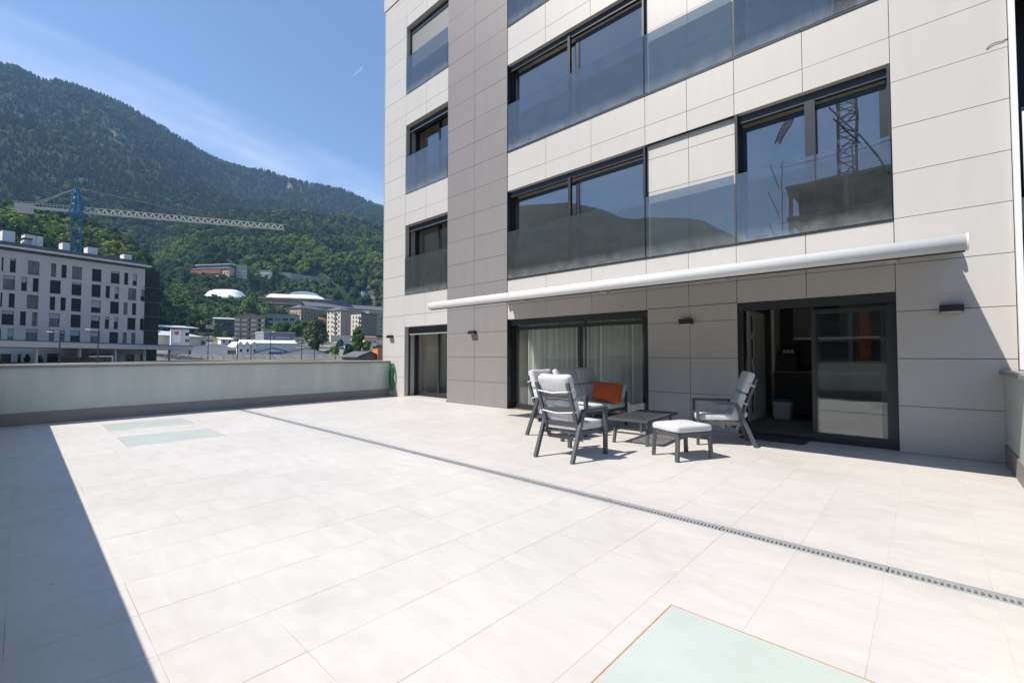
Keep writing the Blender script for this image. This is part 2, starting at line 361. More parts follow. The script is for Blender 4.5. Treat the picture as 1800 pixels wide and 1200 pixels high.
M_awn = mat('white_awning_metal', (0.64, 0.64, 0.63), 0.35, var=0.02, scale=4, coat=0.2)
M_fabr = mat('awning_fabric', (0.42, 0.40, 0.38), 0.9)
M_conc = mat('concrete', (0.42, 0.41, 0.39), 0.9, var=0.12, scale=0.6)

# =================================================================== the terrace
XL0, XL1 = -11.90, -12.22          # inner face of the far parapet at Y=YF and at the facade
XR = 0.66                          # inner face of the near parapet
YF = -0.335                        # inner edge of the coping of the front parapet
def xl(y): return XL0 + (XL1 - XL0) * (y - YF) / (D - YF)

DR0, DR1 = 3.405, 3.512
tf = MB()
for ya, yb in ((YF-0.25, DR0), (DR1, D+0.4)): tf.quad((XL1-0.3, ya, -0.001), (XR+0.2, ya, -0.001), (XR+0.2, yb, -0.001), (XL1-0.3, yb, -0.001))
tf = tf.build('terrace_floor', M_grout, kind='structure')
tslab = MB().box(XL1-0.5, XR+0.5, YF-0.6, D-0.02, -0.5, -0.08).build('terrace_slab', M_conc, kind='structure')

TX, TY = 0.4375, 0.4345
GLS = [(-0.965, 0.03, 1.03, 2.235), (-9.10, -8.08, 1.03, 2.19), (-10.97, -9.97, 1.03, 2.19)]
DR0, DR1 = 3.405, 3.512
def cut(r, h, gap=0.012):
    x0, x1, y0, y1 = r; a0, a1, b0, b1 = h[0]-gap, h[1]+gap, h[2]-gap, h[3]+gap
    if a1 <= x0 or a0 >= x1 or b1 <= y0 or b0 >= y1: return [r]
    o = []
    if a0 > x0: o.append((x0, a0, y0, y1))
    if a1 < x1: o.append((a1, x1, y0, y1))
    m0, m1 = max(x0, a0), min(x1, a1)
    if b0 > y0: o.append((m0, m1, y0, b0))
    if b1 < y1: o.append((m0, m1, b1, y1))
    return o
tiles = []
for i in range(-1, 30):
    for j in range(-1, 19):
        x1 = 0.235 - TX*i; x0 = x1 - TX; y0 = -0.02 + TY*j; y1 = y0 + TY
        y0 = max(y0, YF-0.02); y1 = min(y1, D-0.004); x1 = min(x1, XR-0.005); x0 = max(x0, xl((y0+y1)/2)-0.05)
        if y1-y0 < 0.03 or x1-x0 < 0.03: continue
        rs = [(x0+0.0011, x1-0.0011, y0+0.0011, y1-0.0011)]
        for h in GLS + [(-20, 2, DR0, DR1)]:
            rs = [q for r in rs for q in cut(r, h, 0.008 if h[0] > -15 else 0.002)]
        tiles += [r for r in rs if r[1]-r[0] > 0.02 and r[3]-r[2] > 0.02]
def in_view(r):
    cx_, cy2 = (r[0]+r[1])/2, (r[2]+r[3])/2; v = Vector((cx_, cy2, 0)); z = v.dot(FWD); la = v.dot(RGT)
    return z > 0.9 and abs(la/z) < 1.25
tiles.sort(key=lambda r: (not in_view(r), math.hypot(r[0]+r[1], r[2]+r[3])))
rest = MB()
meshes = {}
for k, (x0, x1, y0, y1) in enumerate(tiles):
    dz = random.uniform(-0.0003, 0.0004)
    if k < 300:
        key = (round(x1-x0, 3), round(y1-y0, 3))
        if key not in meshes:
            o = MB().box(0, x1-x0, 0, y1-y0, -0.02, 0).build('tile', M_tile, tf, world=False); meshes[key] = o.data
        else:
            o = bpy.data.objects.new('tile', meshes[key]); COL.objects.link(o); o.parent = tf
        o.location = (x0, y0, dz)
    else: rest.box(x0, x1, y0, y1, -0.02, dz)
rest.build('tile_field', M_tile, tf, kind='stuff')

GL_LAB = ['frosted mint glass floor light in the near corner of the terrace', 'frosted mint floor light nearer the middle, second from the far parapet',
          'frosted mint glass floor light right beside the far parapet']
for (x0, x1, y0, y1), lb in zip(GLS, GL_LAB):
    t = thing('floor_light', lb, 'floor light', ((x0+x1)/2, (y0+y1)/2, 0), group='glass floor lights')
    MB().box(x0, x1, y0, y1, -0.03, 0.0).build('glass_pane', M_mint, t)
    f = MB(); w = 0.007
    f.box(x0-w, x1+w, y0-w, y0, -0.03, -0.0003).box(x0-w, x1+w, y1, y1+w, -0.03, -0.0003).box(x0-w, x0, y0, y1, -0.03, -0.0003).box(x1, x1+w, y0, y1, -0.03, -0.0003)
    f.build('rusty_frame', M_rust, t)

# slot drain: sections of punched galvanised grating over a dark pit
dr = thing('drain_channel', 'long galvanised slot drain running across the pale terrace tiles', 'drain', (-5.5, 3.458, 0))
MB().box(-11.9, XR-0.01, DR0, DR1, -0.06, -0.045).build('channel_bed', M_pit, dr)
MB().box(-11.9, XR-0.01, DR0, DR0+0.006, -0.05, 0.002).box(-11.9, XR-0.01, DR1-0.006, DR1, -0.05, 0.002).build('channel_rim', M_zinc, dr)
sec = None; L = 0.931; nb = 36; ps = L/nb
x = 0.741
while x > -11.9:
    x0 = x - L
    if sec is None:
        g = MB(); ya, yb = DR0+0.008-3.458, DR1-0.008-3.458
        g.box(0.004, L-0.004, ya, ya+0.018, -0.012, 0).box(0.004, L-0.004, yb-0.03, yb, -0.012, 0)
        for k in range(nb):
            g.box(k*ps+0.001, k*ps+0.0135, ya+0.018, yb-0.03, -0.016, -0.0005)
        g.box(0.004, L-0.004, ya, ya+0.003, -0.03, -0.012).box(0.004, L-0.004, yb-0.003, yb, -0.03, -0.012)
        sec = g.build('grate_section', M_zinc, dr, world=False); o = sec
    else:
        o = bpy.data.objects.new('grate_section', sec.data); COL.objects.link(o); o.parent = dr
    o.location = (x0+5.5, 0, random.uniform(-0.001, 0.0005)); o.rotation_euler = (random.uniform(-0.01, 0.01), 0, random.uniform(-0.0012, 0.0012))
    x -= L

# parapets: masonry clad with pale green glass, stone skirting, grey coping
def parapet(p0, p1, nrm, label, ext0=0.0, ext1=0.0):
    p0, p1 = Vector((*p0, 0)), Vector((*p1, 0)); u = (p1-p0); L = u.length; u.normalize(); n = Vector((*nrm, 0))
    n = (n - u*n.dot(u)).normalized()                       # towards the terrace
    t = thing('parapet_wall', label, 'wall', tuple((p0+p1)/2), group='terrace parapets')
    MB().obox(p0, u, n, -ext0, L+ext1, -0.24, -0.018, -0.6, 1.025).build('core', M_conc, t)
    MB().obox(p0, u, n, 0.003, L-0.003, -0.016, 0.0, 0.225, 1.025).build('glass_panel', M_pargl, t)
    k = max(1, round(L/2.4)); w = L/k
    for q in range(k):
        MB().obox(p0, u, n, q*w+0.0015, (q+1)*w-0.0015, -0.017, 0.014, 0.0, 0.222).build('skirting_tile', M_skirt, t)
        MB().obox(p0, u, n, q*w+0.002-(ext0 if q == 0 else 0), (q+1)*w-0.002+(ext1 if q == k-1 else 0), -0.27, 0.045, 1.03, 1.075).build('coping_stone', M_cope, t, bevel=0.004)
    return t
parapet((XL0, YF-0.045), (XL1, D-0.012), (1, 0), 'long pale green parapet wall along the far side facing the mountain', ext0=0.0)
parapet((XR, D-0.012), (XR, YF-0.045), (-1, 0), 'short pale green parapet wall at the right edge below the white post')
parapet((XL0-0.3, YF-0.045), (XR+0.3, YF-0.045), (0, 1), 'pale green parapet wall behind the viewer that shades the near floor')

# =================================================================== the apartment building
FH = 3.04
bd = thing('apartment_building', 'tall apartment building with beige panels, grey column and glass balustrades', 'building', (-6, D, 0))
J = [0.0, 0.598, 1.207, 1.82, 2.44]
def rows(z0, z1):
    zs = sorted({round(k*FH + j, 4) for k in range(0, 5) for j in J if z0+0.05 < k*FH+j < z1-0.05} | {z0, z1}); return list(zip(zs[:-1], zs[1:]))
ZT = 12.3; TOPS = [2.09 + FH*k for k in range(4)]
def panel(x0, x1, z0, z1, m, y=D, rot=0.0):
    g = 0.0035+random.uniform(-0.0006, 0.0009); y += random.uniform(-0.0012, 0.0012); MB().box(x0+g, x1-g, y, y+0.012, z0+g, z1-g).build('facade_panel', m, bd)
core = MB()
XA = (-11.45, -9.465); XB = (-7.255, -3.76); XC = (-2.218, -0.283); XEND = 0.775; XLEFT = -12.645
# left bay
for z0, z1 in rows(0, ZT): panel(XLEFT+0.02, XA[0], z0, z1, M_beige)
core.box(XLEFT+0.03, XA[0], D+0.016, D+0.36, 0, ZT)
for k in range(4):
    z0, z1 = TOPS[k], FH*(k+1) if k < 3 else ZT
    for a, b in ((XA[0], -10.44), (-10.44, XA[1])):
        for q0, q1 in rows(z0, z1): panel(a, b, q0, q1, M_beige)
    core.box(XA[0], XA[1], D+0.016, D+0.36, z0+0.02, z1-0.03)
# grey column
for a, b in ((XA[1], -8.39), (-8.39, XB[0])):
    for z0, z1 in rows(0, ZT): panel(a, b, z0, z1, M_grey, D-0.004)
core.box(XA[1], XB[0], D+0.014, D+0.36, 0, ZT)
MB().box(XB[0]-0.001, XB[0]+0.008, D-0.008, D+0.19, 0, ZT).build('corner_trim', M_anth, bd)
MB().box(XLEFT, XLEFT+0.018, D-0.006, D+0.1, 0, ZT).build('corner_trim', M_trim, bd)
# spandrels
cols = [XB[0]+0.01, -6.093, -4.927, XB[1], -2.985, XC[0], -1.272, XC[1]]
for k in range(4):
    z0, z1 = TOPS[k], FH*(k+1) if k < 3 else ZT
    for a, b in zip(cols[:-1], cols[1:]):
        for q0, q1 in rows(z0, z1): panel(a, b, q0, q1, M_beige)
    core.box(XB[0]+0.01, XC[1], D+0.016, D+0.30, z0+0.02, z1-0.03)
    MB().box(XB[0]+0.012, XC[1]-0.002, D-0.012, D+0.06, z1-0.028, z1-0.002).build('sill_flashing', M_anth, bd) if k < 3 else None
    # recessed panels between the two window bays
    for a, b in ((XB[1]+0.006, -2.985), (-2.985, XC[0]-0.006)):
        for q0, q1 in rows(FH*k, TOPS[k]): panel(a, b, q0, q1, M_beige, D+0.07 if k else D+0.03)
    core.box(XB[1], XC[0], D+0.09, D+0.30, FH*k, TOPS[k]+0.02)
# right bay
for z0, z1 in rows(0, ZT): panel(XC[1], XEND, z0, z1, M_beige)
core.box(XC[1], XEND, D+0.016, D+0.36, 0, ZT)
core.build('wall_core', M_core, bd)
# body of the building behind the facade
BK = D + 13
sh = MB().box(XLEFT+0.01, XLEFT+0.35, D+0.37, BK, -6, ZT).box(XLEFT+0.36, XEND+3.9, BK-0.3, BK, -6, ZT).box(XLEFT-0.05, XEND+4, D-0.02, BK, ZT+0.005, ZT+0.4)
sh.box(XLEFT+0.01, XEND+4, D+0.02, D+0.36, -6, -0.02)
sh.build('building_body', M_beige, bd)

def room(x0, x1, z0, z1, depth=4.2, wall=None, y0=D+0.36):
    t = 0.06; w = wall or M_paint; y1 = y0+depth
    o = MB().box(x0-t, x0, y0, y1, z0, z1).box(x1, x1+t, y0, y1, z0, z1).box(x0-t, x1+t, y1, y1+t, z0, z1).build('room_walls', w, bd)
    MB().box(x0-t, x1+t, y0, y1+t, z1+0.002, z1+0.07).build('ceiling', M_ceil, o)
    MB().box(x0-t, x1+t, y0-0.28, y1+t, z0-0.08, z0-0.004).build('room_floor', M_wood, o)
    return o

def window(x0, x1, z0, z1, dep, mid=None, open_left=False, name='window', shutter=0.13, sash=0.06, left_dark=True, bottom=0.07):
    """two-leaf sliding window set back in its opening: frame, shutter box, sashes with panes"""
    ya, yb = D+dep, D+dep+0.09
    fr = MB(); w = 0.055
    fr.box(x0, x0+w, ya, yb, z0, z1).box(x1-w, x1, ya, yb, z0, z1).box(x0+w, x1-w, ya, yb, z0, z0+0.045).box(x0+w, x1-w, ya, yb, z1-0.05, z1)
    f = fr.build(name, M_anth, bd)
    if shutter: MB().box(x0+0.002, x1-0.002, ya-0.07, ya-0.002, z1-shutter, z1-0.002).build('shutter_box', M_anth, f); 
    mid = mid if mid is not None else (x0+x1)/2
    zt = z1-0.05-(shutter*0.9 if shutter else 0); zb = z0+0.045
    for side in (0, 1):
        if side == 0: a, b, yy = x0+w, mid+0.045, ya+0.05
        else: a, b, yy = mid-0.045, x1-w, ya+0.012
        if side == 0 and open_left: a, b, yy = mid-0.03, x1-w-0.06, ya+0.05
        s = MB(); q = sash; d = 0.03
        s.box(a, a+q, yy, yy+d, zb, zt).box(b-q, b, yy, yy+d, zb, zt).box(a+q, b-q, yy, yy+d, zb, zb+bottom).box(a+q, b-q, yy, yy+d, zt-q, zt)
        s.build('sash', M_anth, f)
        MB().box(a+q, b-q, yy+0.012, yy+0.018, zb+bottom, zt-q).build('pane', M_panelow if z0 < 1 else M_pane, f)
    return f
def balustrade(x0, x1, z0, y=D-0.006):
    g = MB().box(x0, x1, y-0.012, y, z0+0.004, z0+1.11).build('balustrade_glass', M_rail, bd)
    return g
M_reveal = mat('beige_reveal', (0.50, 0.475, 0.445), 0.5)
M_slat = mat('shutter_slat', (0.30, 0.31, 0.32), 0.4, metal=0.3)
for k in range(4):
    z0, z1 = FH*k, TOPS[k]
    # left bay window with deep beige reveals
    rv = MB().box(XA[0]-0.001, XA[0]+0.008, D+0.013, D+0.36, z0, z1).box(XA[1]-0.008, XA[1]+0.001, D+0.013, D+0.36, z0, z1).box(XA[0]+0.008, XA[1]-0.008, D+0.013, D+0.36, z1-0.008, z1+0.01)
    if k == 0: rv.box(XA[0]+0.008, XA[1]-0.008, D-0.02, D+0.36, -0.008, 0.04)
    rv.build('window_reveal', M_reveal, bd)
    MB().box(XA[0]+0.009, XA[0]+0.03, D+0.13, D+0.19, z0+0.03, z1-0.01).box(XA[1]-0.03, XA[1]-0.009, D+0.13, D+0.19, z0+0.03, z1-0.01).build('shutter_guide', M_anth, bd)
    wv = window(XA[0]+0.009, XA[1]-0.009, z0+0.04, z1-0.01, 0.345, shutter=0, mid=-10.28)
    MB().box(XA[0]+0.031, XA[1]-0.031, D+0.14, D+0.30, z1-(0.20 if k == 0 else 0.14), z1-0.012).build('shutter_box', M_anth, wv)
    MB().box(XA[0]+0.031, XA[1]-0.031, D+0.13, D+0.15, z1-(0.235 if k == 0 else 0.165), z1-(0.205 if k == 0 else 0.145)).build('shutter_bottom_bar', M_trim, wv)
    if k == 3:
        zz = z1-0.15
        while zz > z0+0.25:
            MB().hexa([(XA[0]+0.031, D+0.150, zz-0.038), (XA[1]-0.031, D+0.150, zz-0.038), (XA[1]-0.031, D+0.162, zz-0.038), (XA[0]+0.031, D+0.162, zz-0.038),
                       (XA[0]+0.031, D+0.157, zz-0.002), (XA[1]-0.031, D+0.157, zz-0.002), (XA[1]-0.031, D+0.162, zz-0.002), (XA[0]+0.031, D+0.162, zz-0.002)]).build('shutter_slat', M_slat, wv)
            zz -= 0.041
    if k: balustrade(XA[0]+0.012, XA[1]-0.012, z0)
    room(XA[0]-0.5, XA[1]+0.3, z0, z0+2.55, 4.0 if k == 0 else 2.6, y0=D+0.45)
    # B and C bays
    for (x0, x1), nm in ((XB, 'B'), (XC, 'C')):
        xs0 = x0+0.012 if nm == 'B' else x0
        MB().box(xs0, x1, D+0.013, D+0.12, z1-0.006, z1+0.01).build('soffit_panel', M_reveal, bd)
        if k == 0 and nm == 'C': window(xs0+0.002, x1-0.002, 0.0, z1-0.008, 0.10, open_left=True, mid=-1.2)
        elif k == 0: window(xs0+0.002, x1-0.002, 0.0, z1-0.008, 0.16, mid=-5.35, sash=0.075)
        else: window(xs0+0.002, x1-0.002, z0, z1-0.008, 0.15, mid=-5.35 if nm == 'B' else -1.2, sash=0.07)
        if k:
            MB().box(x1-0.035, x1-0.004, D-0.004, D+0.15, z0, z1-0.01).build('side_guide', M_anth, bd)
            if nm == 'C': MB().box(x0+0.004, x0+0.045, D-0.004, D+0.15, z0, z1-0.01).build('side_guide', M_anth, bd)
            else: MB().box(-5.52, -5.46, D+0.03, D+0.1, z0, z1-0.12).build('centre_guide', M_anth, bd)
            if nm == 'C': MB().box(-1.265, -1.135, D+0.06, D+0.13, z0, z1-0.12).build('centre_guide', M_anth, bd)
            balustrade(xs0+0.02, x1-0.012, z0)
        if nm == 'B': room(x0+0.05, x1-0.05, z0, z0+2.5, 4.5 if k == 0 else 2.6)
        elif k: room(x0+0.02, x1+0.05, z0, z0+2.5, 2.6)
    if k: balustrade(XB[1]+0.012, XC[0]-0.014, z0)

# loose cable on the right bay and the white corner post with the neighbour's loggia beyond
MB().tube([(0.60, D-0.006, 4.90), (0.635, D-0.012, 4.935), (0.68, D-0.012, 4.945), (0.73, D-0.01, 4.935), (0.772, D-0.004, 4.95)], 0.004, 6).build('loose_cable', M_black, bd)
MB().tube([(-0.953, D-0.03, 4.770), (-0.779, D-0.03, 4.499), (-0.589, D-0.03, 4.219), (-0.437, D-0.03, 3.936), (-0.326, D-0.03, 3.670)], 0.011, 6).build('bent_rod', M_anth, bd)
M_wpost = mat('white_powder_coat', (0.72, 0.72, 0.73), 0.4)
nb_ = thing('neighbour_loggia', 'white corner post and dark loggia windows at the right edge', 'building', (1.8, D, 0))
MB().box(XEND+0.004, XEND+0.055, D-0.07, D+0.3, 1.085, ZT).build('corner_post', M_wpost, nb_)
MB().box(XEND+0.06, 4.6, D+0.9, D+1.1, -3, ZT).build('rear_wall', M_dark, nb_)
for k in range(1, 4): MB().box(XEND+0.06, 4.6, D+0.02, D+0.88, FH*k-0.25, FH*k+0.02).build('floor_slab', M_conc, nb_)
for k in range(4):
    o = MB().box(XEND+0.30, 4.4, D+0.80, D+0.84, FH*k+0.1, FH*k+2.3).build('window', M_anth, nb_)
    MB().box(XEND+0.38, 2.5, D+0.784, D+0.796, FH*k+0.2, FH*k+2.2).box(2.6, 4.3, D+0.784, D+0.796, FH*k+0.2, FH*k+2.2).build('pane', M_pane, o)
    z = FH*k + (1.05 if k == 0 else 0.05)
    MB().box(XEND+0.085, 4.5, D-0.05, D-0.03, z+0.05, z+0.95).build('white_screen', M_wpost, nb_)
    MB().box(XEND+0.08, 4.5, D-0.06, D-0.02, z+0.96, z+0.99).build('screen_rail', M_anth, nb_)

# ------------------------------------------------------------------ inside the ground floor: curtains and kitchen
def curtain(x0, x1, z0, z1, y, label, folds, seed):
    rnd = random.Random(seed); n = 160; V = MB(); ph = [rnd.uniform(0, 6.28) for _ in range(4)]
    def yy(t): return y + 0.045*math.sin(t*folds*6.283+ph[0]+0.9*math.sin(t*9+ph[1])) + 0.02*math.sin(t*folds*11.3+ph[2])
    def xx(t): return x0 + (x1-x0)*t
    for i in range(n):
        a, b = i/n, (i+1)/n
        for zlo, zhi in ((z0, (z0+z1)/2), ((z0+z1)/2, z1)):
            V.quad((xx(a), yy(a), zlo), (xx(b), yy(b), zlo), (xx(b), yy(b), zhi), (xx(a), yy(a), zhi))
    o = V.build('curtain', M_curt, smooth=True); tag(o, label, 'curtain', 'sheer curtains'); return o
M_curt = bpy.data.materials.new('sheer_curtain'); M_curt.use_nodes = True
_n, _l = M_curt.node_tree.nodes, M_curt.node_tree.links; _n.clear()
_d = _n.new('ShaderNodeBsdfDiffuse'); _d.inputs[0].default_value = (0.86, 0.88, 0.85, 1); _t = _n.new('ShaderNodeBsdfTranslucent'); _t.inputs[0].default_value = (0.86, 0.88, 0.85, 1)
_m = _n.new('ShaderNodeMixShader'); _m.inputs[0].default_value = 0.35; _l.new(_d.outputs[0], _m.inputs[1]); _l.new(_t.outputs[0], _m.inputs[2])
_o = _n.new('ShaderNodeOutputMaterial'); _l.new(_m.outputs[0], _o.inputs[0])
curtain(-6.95, -5.35, 0.02, 2.05, D+0.37, 'white sheer curtain behind the left leaf of the wide terrace door', 13, 3)
curtain(-5.30, -4.02, 0.02, 2.05, D+0.39, 'white sheer curtain behind the right leaf of the wide terrace door', 11, 5)

# kitchen behind the open sliding door (walls built so the opening shows floor, a sliding glazed door and black units)
kr = MB().box(-3.4, -3.34, D+0.38, D+5.2, 0, 2.5).box(-0.02, 0.04, D+0.38, D+5.2, 0, 2.5).box(-3.4, 0.04, D+5.2, D+5.26, 0, 2.5).build('room_walls', M_paint, bd)
MB().box(-3.4, 0.04, D+0.3, D+5.26, 2.502, 2.57).build('ceiling', M_ceil, kr)
MB().box(-3.4, 0.04, D+0.20, D+5.26, -0.06, -0.004).build('room_floor', M_skirt, kr)
MB().box(-2.36, -2.30, D+2.75, D+5.18, 0, 2.5).build('partition', M_paint, kr)
dl = thing('sliding_door', 'white interior sliding door with four dark glass slots, seen through the open doorway', 'door', (-2.42, D+2.1, 0))
ds = MB(); dx0, dx1, dya, dyb = -2.50, -2.455, D+1.55, D+2.65
ds.box(dx0, dx1, dya, dya+0.13, 0.01, 2.1).box(dx0, dx1, dya+0.30, dyb, 0.01, 2.1)
for z0, z1 in ((0.01, 0.14), (0.56, 0.68), (1.06, 1.18), (1.56, 1.68), (2.0, 2.1)): ds.box(dx0+0.002, dx1-0.002, dya+0.13, dya+0.30, z0, z1)
ds.build('door_leaf', M_white, dl)
for z0, z1 in ((0.14, 0.56), (0.68, 1.06), (1.18, 1.56), (1.68, 2.0)): MB().box(dx0+0.018, dx1-0.018, dya+0.13, dya+0.30, z0, z1).build('glass_slot', M_dark, dl)
for sx in (dx0-0.035, dx1+0.035): MB().tube([(sx+(0.035 if sx < dx0 else -0.035), dya+0.06, 0.95), (sx, dya+0.06, 0.97), (sx, dya+0.06, 1.17), (sx+(0.035 if sx < dx0 else -0.035), dya+0.06, 1.19)], 0.009, 6).build('door_handle', M_trim, dl)
kc = thing('kitchen_units', 'black kitchen units with worktop and wall cupboards inside the open doorway', 'kitchen units', (-1.3, D+2.9, 0))
MB().box(-2.29, -0.05, D+2.62, D+3.2, 0.08, 0.90).build('base_cabinet', M_dark, kc)
MB().box(-2.295, -0.05, D+2.59, D+3.22, 0.905, 0.935).build('worktop', mat('worktop_stone', (0.18, 0.17, 0.16), 0.3), kc)
MB().box(-2.29, -0.05, D+3.22, D+3.26, 0.0, 2.5).build('splashback', M_dark, kc)
MB().box(-1.98, -0.05, D+2.85, D+3.21, 1.60, 2.45).build('wall_cupboard', mat('grey_cupboard', (0.16, 0.155, 0.15), 0.5), kc)
MB().box(-1.98, -0.05, D+2.83, D+2.85, 1.56, 1.60).build('cupboard_light_strip', M_trim, kc)
MB().box(-1.62, -1.22, D+2.80, D+2.845, 1.62, 2.44).build('hood', M_dark, kc)
MB().box(-2.25, -1.9, D+2.7, D+3.1, 0.94, 1.28).build('coffee_machine', M_black, kc)
for q in range(3): MB().cyl((-2.13+q*0.07, D+2.78, 1.285), (-2.13+q*0.07, D+2.78, 1.36), 0.028, 0.03, 10).build('cup', M_white, kc)
bn = thing('waste_bin', 'white plastic waste bin with a blue bag standing on the kitchen floor', 'bin', (-2.10, D+2.42, 0))
MB().hexa([(-.13, -.12, 0), (.13, -.12, 0), (.13, .12, 0), (-.13, .12, 0), (-.16, -.14, .36), (.16, -.14, .36), (.16, .14, .36), (-.16, .14, .36)]).build('bin_body', M_white, bn, world=False, bevel=0.02)
MB().hexa([(-.165, -.145, .345), (.165, -.145, .345), (.165, .145, .345), (-.165, .145, .345), (-.17, -.15, .40), (.17, -.15, .40), (.17, .15, .40), (-.17, .15, .40)]).build('bin_bag', mat('blue_bag', (0.03, 0.14, 0.35), 0.4), bn, world=False, bevel=0.01)
mt = MB().box(-2.12, -1.28, D-0.34, D+0.06, -0.001, 0.014).build('door_mat', mat('charcoal_mat', (0.05, 0.05, 0.052), 0.95, var=0.2, scale=60, bump=0.6, bscale=250))
tag(mt, 'charcoal door mat on the floor before the open kitchen door', 'mat')
# living room seen through the left glazed door
sb = thing('sideboard', 'dim sideboard with pale pictures above it behind the left glass door', 'sideboard', (-10.2, D+3.6, 0))
MB().box(-11.4, -9.3, D+3.4, D+3.9, 0.1, 0.85).build('cabinet', mat('walnut', (0.09, 0.06, 0.045), 0.5), sb)
for q in range(4): MB().box(-11.2+q*0.5, -10.95+q*0.5, D+3.6, D+3.63, 0.86, 1.25+0.1*(q % 2)).build('picture_frame', M_white if q % 2 else M_dark, sb)
so = thing('indoor_sofa', 'pale sofa standing in the room behind the left glass door', 'sofa', (-9.9, D+2.2, 0))
MB().box(-10.3, -9.3, D+1.9, D+2.6, 0.1, 0.42).build('sofa_seat', M_white, so, bevel=0.04); MB().box(-10.3, -9.3, D+2.55, D+2.75, 0.1, 0.8).build('sofa_back', M_white, so, bevel=0.04)
lp = thing('table_lamp', 'table lamp with pale shade on a small stand behind the left glass door', 'lamp', (-10.95, D+1.5, 0))
MB().cyl((0, 0, 0), (0, 0, 0.45), 0.16, 0.16, 14).build('stand', M_wood, lp, world=False); MB().cyl((0, 0, 0.45), (0, 0, 0.75), 0.03, 0.02, 8).build('lamp_base', M_dark, lp, world=False)
MB().cyl((0, 0, 0.75), (0, 0, 1.02), 0.17, 0.11, 16).build('lamp_shade', M_white, lp, world=False, smooth=True)

# ------------------------------------------------------------------ on the facade: lights, hose, awning
WL = [(-12.15, 'small black wall light on the beige panels left of the green hose door'), (-8.41, 'black wedge wall light on the grey column'),
      (-3.03, 'black wall light between the two terrace doors'), (0.235, 'black wall light on the right bay near the awning shadow')]
for x, lb in WL:
    t = thing('wall_light', lb, 'wall light', (x, D + (-0.004 if x == -8.41 else 0.03 if x == -3.03 else 0), 1.70), group='black wedge wall lights')
    w = 0.107
    MB().hexa([(-w, -0.115, 0.085), (w, -0.115, 0.085), (w, -0.012, 0.075), (-w, -0.012, 0.075), (-w, -0.115, 0.165), (w, -0.115, 0.165), (w, -0.012, 0.165), (-w, -0.012, 0.165)]).build('hood', M_black, t, world=False, bevel=0.004)
    MB().box(-w*0.9, w*0.9, -0.011, 0.0, 0.08, 0.16).build('back_plate', M_black, t, world=False)
    MB().box(-w*0.85, w*0.85, -0.10, -0.03, 0.072, 0.0805).build('diffuser', M_white, t, world=False)
ho = thing('garden_hose', 'coiled green garden hose hanging on the facade beside the far parapet', 'hose', (-12.0, D, 0.62))
pts = []; rh = random.Random(4)
for i in range(7*28):
    t = i/28*2*math.pi; k = int(i/28)
    rx = 0.072 + 0.022*math.sin(k*2.1); rz_ = 0.36 + 0.06*math.sin(k*1.7+1)
    pts.append((rx*math.cos(t), -0.05-0.012*k + 0.02*math.sin(t*0.5+k), -0.02+rz_*math.sin(t)))
pts += [(0.06, -0.09, -0.3), (0.05, -0.12, -0.42), (0.03, -0.14, -0.46)]
MB().tube(pts, 0.0095, 6).build('hose', mat('green_hose', (0.03, 0.17, 0.07), 0.4, var=0.2, scale=20), ho, world=False, smooth=True)
MB().cyl((0, 0, 0.34), (0, -0.17, 0.36), 0.012, 0.012, 8).build('hook', M_black, ho, world=False)
MB().cyl((0.03, -0.14, -0.46), (0.03, -0.15, -0.52), 0.018, 0.012, 8).build('nozzle', M_trim, ho, world=False)

aw = thing('awning', 'long white awning extended over the terrace doors', 'awning', (-3.5, D, 2.6))
AXL, AXR = -7.25, 0.285; AY, AZ = 5.49, 2.225; MYW, MZW = D-0.14, 2.60
n = 20; bar = MB(); ring = [(0.062*math.cos(2*math.pi*k/n), 0.072*math.sin(2*math.pi*k/n)) for k in range(n)]
def extr(ring, x0, x1, y, z):
    b = MB(); b.v = [(x, y+a, z+c) for x in (x0, x1) for a, c in ring]; m_ = len(ring)
    b.f = [(k, (k+1) % m_, m_+(k+1) % m_, m_+k) for k in range(m_)] + [tuple(range(m_))[::-1], tuple(range(m_, 2*m_))]
    return b
extr(ring, AXL+0.015, AXR-0.015, AY, AZ).build('front_bar', M_awn, aw, smooth=True).data.polygons[0].use_smooth = True
for x0, x1 in ((AXL, AXL+0.014), (AXR-0.014, AXR)): extr([(a*1.06, c*1.06) for a, c in ring], x0, x1, AY, AZ).build('end_cap', M_awn, aw)
MB().box(AXL+0.02, AXR-0.02, AY+0.0, AY+0.05, AZ-0.080, AZ-0.070).build('bar_lip', M_anth, aw)
cas = [(0.09*math.cos(2*math.pi*k/16), 0.085*math.sin(2*math.pi*k/16)) for k in range(16)]
extr(cas, AXL+0.02, AXR-0.02, D-0.10, 2.585).build('roller_cassette', M_awn, aw, smooth=True)
for x0, x1 in ((AXL, AXL+0.018), (AXR-0.018, AXR)):
    pl = [(-0.10-0.19*max(0, math.sin(t))**1.0 * (1 if math.cos(t) < 0.2 else 0.6), 0.0) for t in ()]
    c = [(-0.10 + 0.105*math.cos(2*math.pi*k/18), 2.585 + 0.10*math.sin(2*math.pi*k/18)) for k in range(18)]
    b = MB(); b.v = [(x, D+a, z) for x in (x0, x1) for a, z in c]; b.f = [(k, (k+1) % 18, 18+(k+1) % 18, 18+k) for k in range(18)] + [tuple(range(18))[::-1], tuple(range(18, 36))]
    b.build('cassette_end_cap', M_awn, aw)
fa_ = MB(); nx = 24
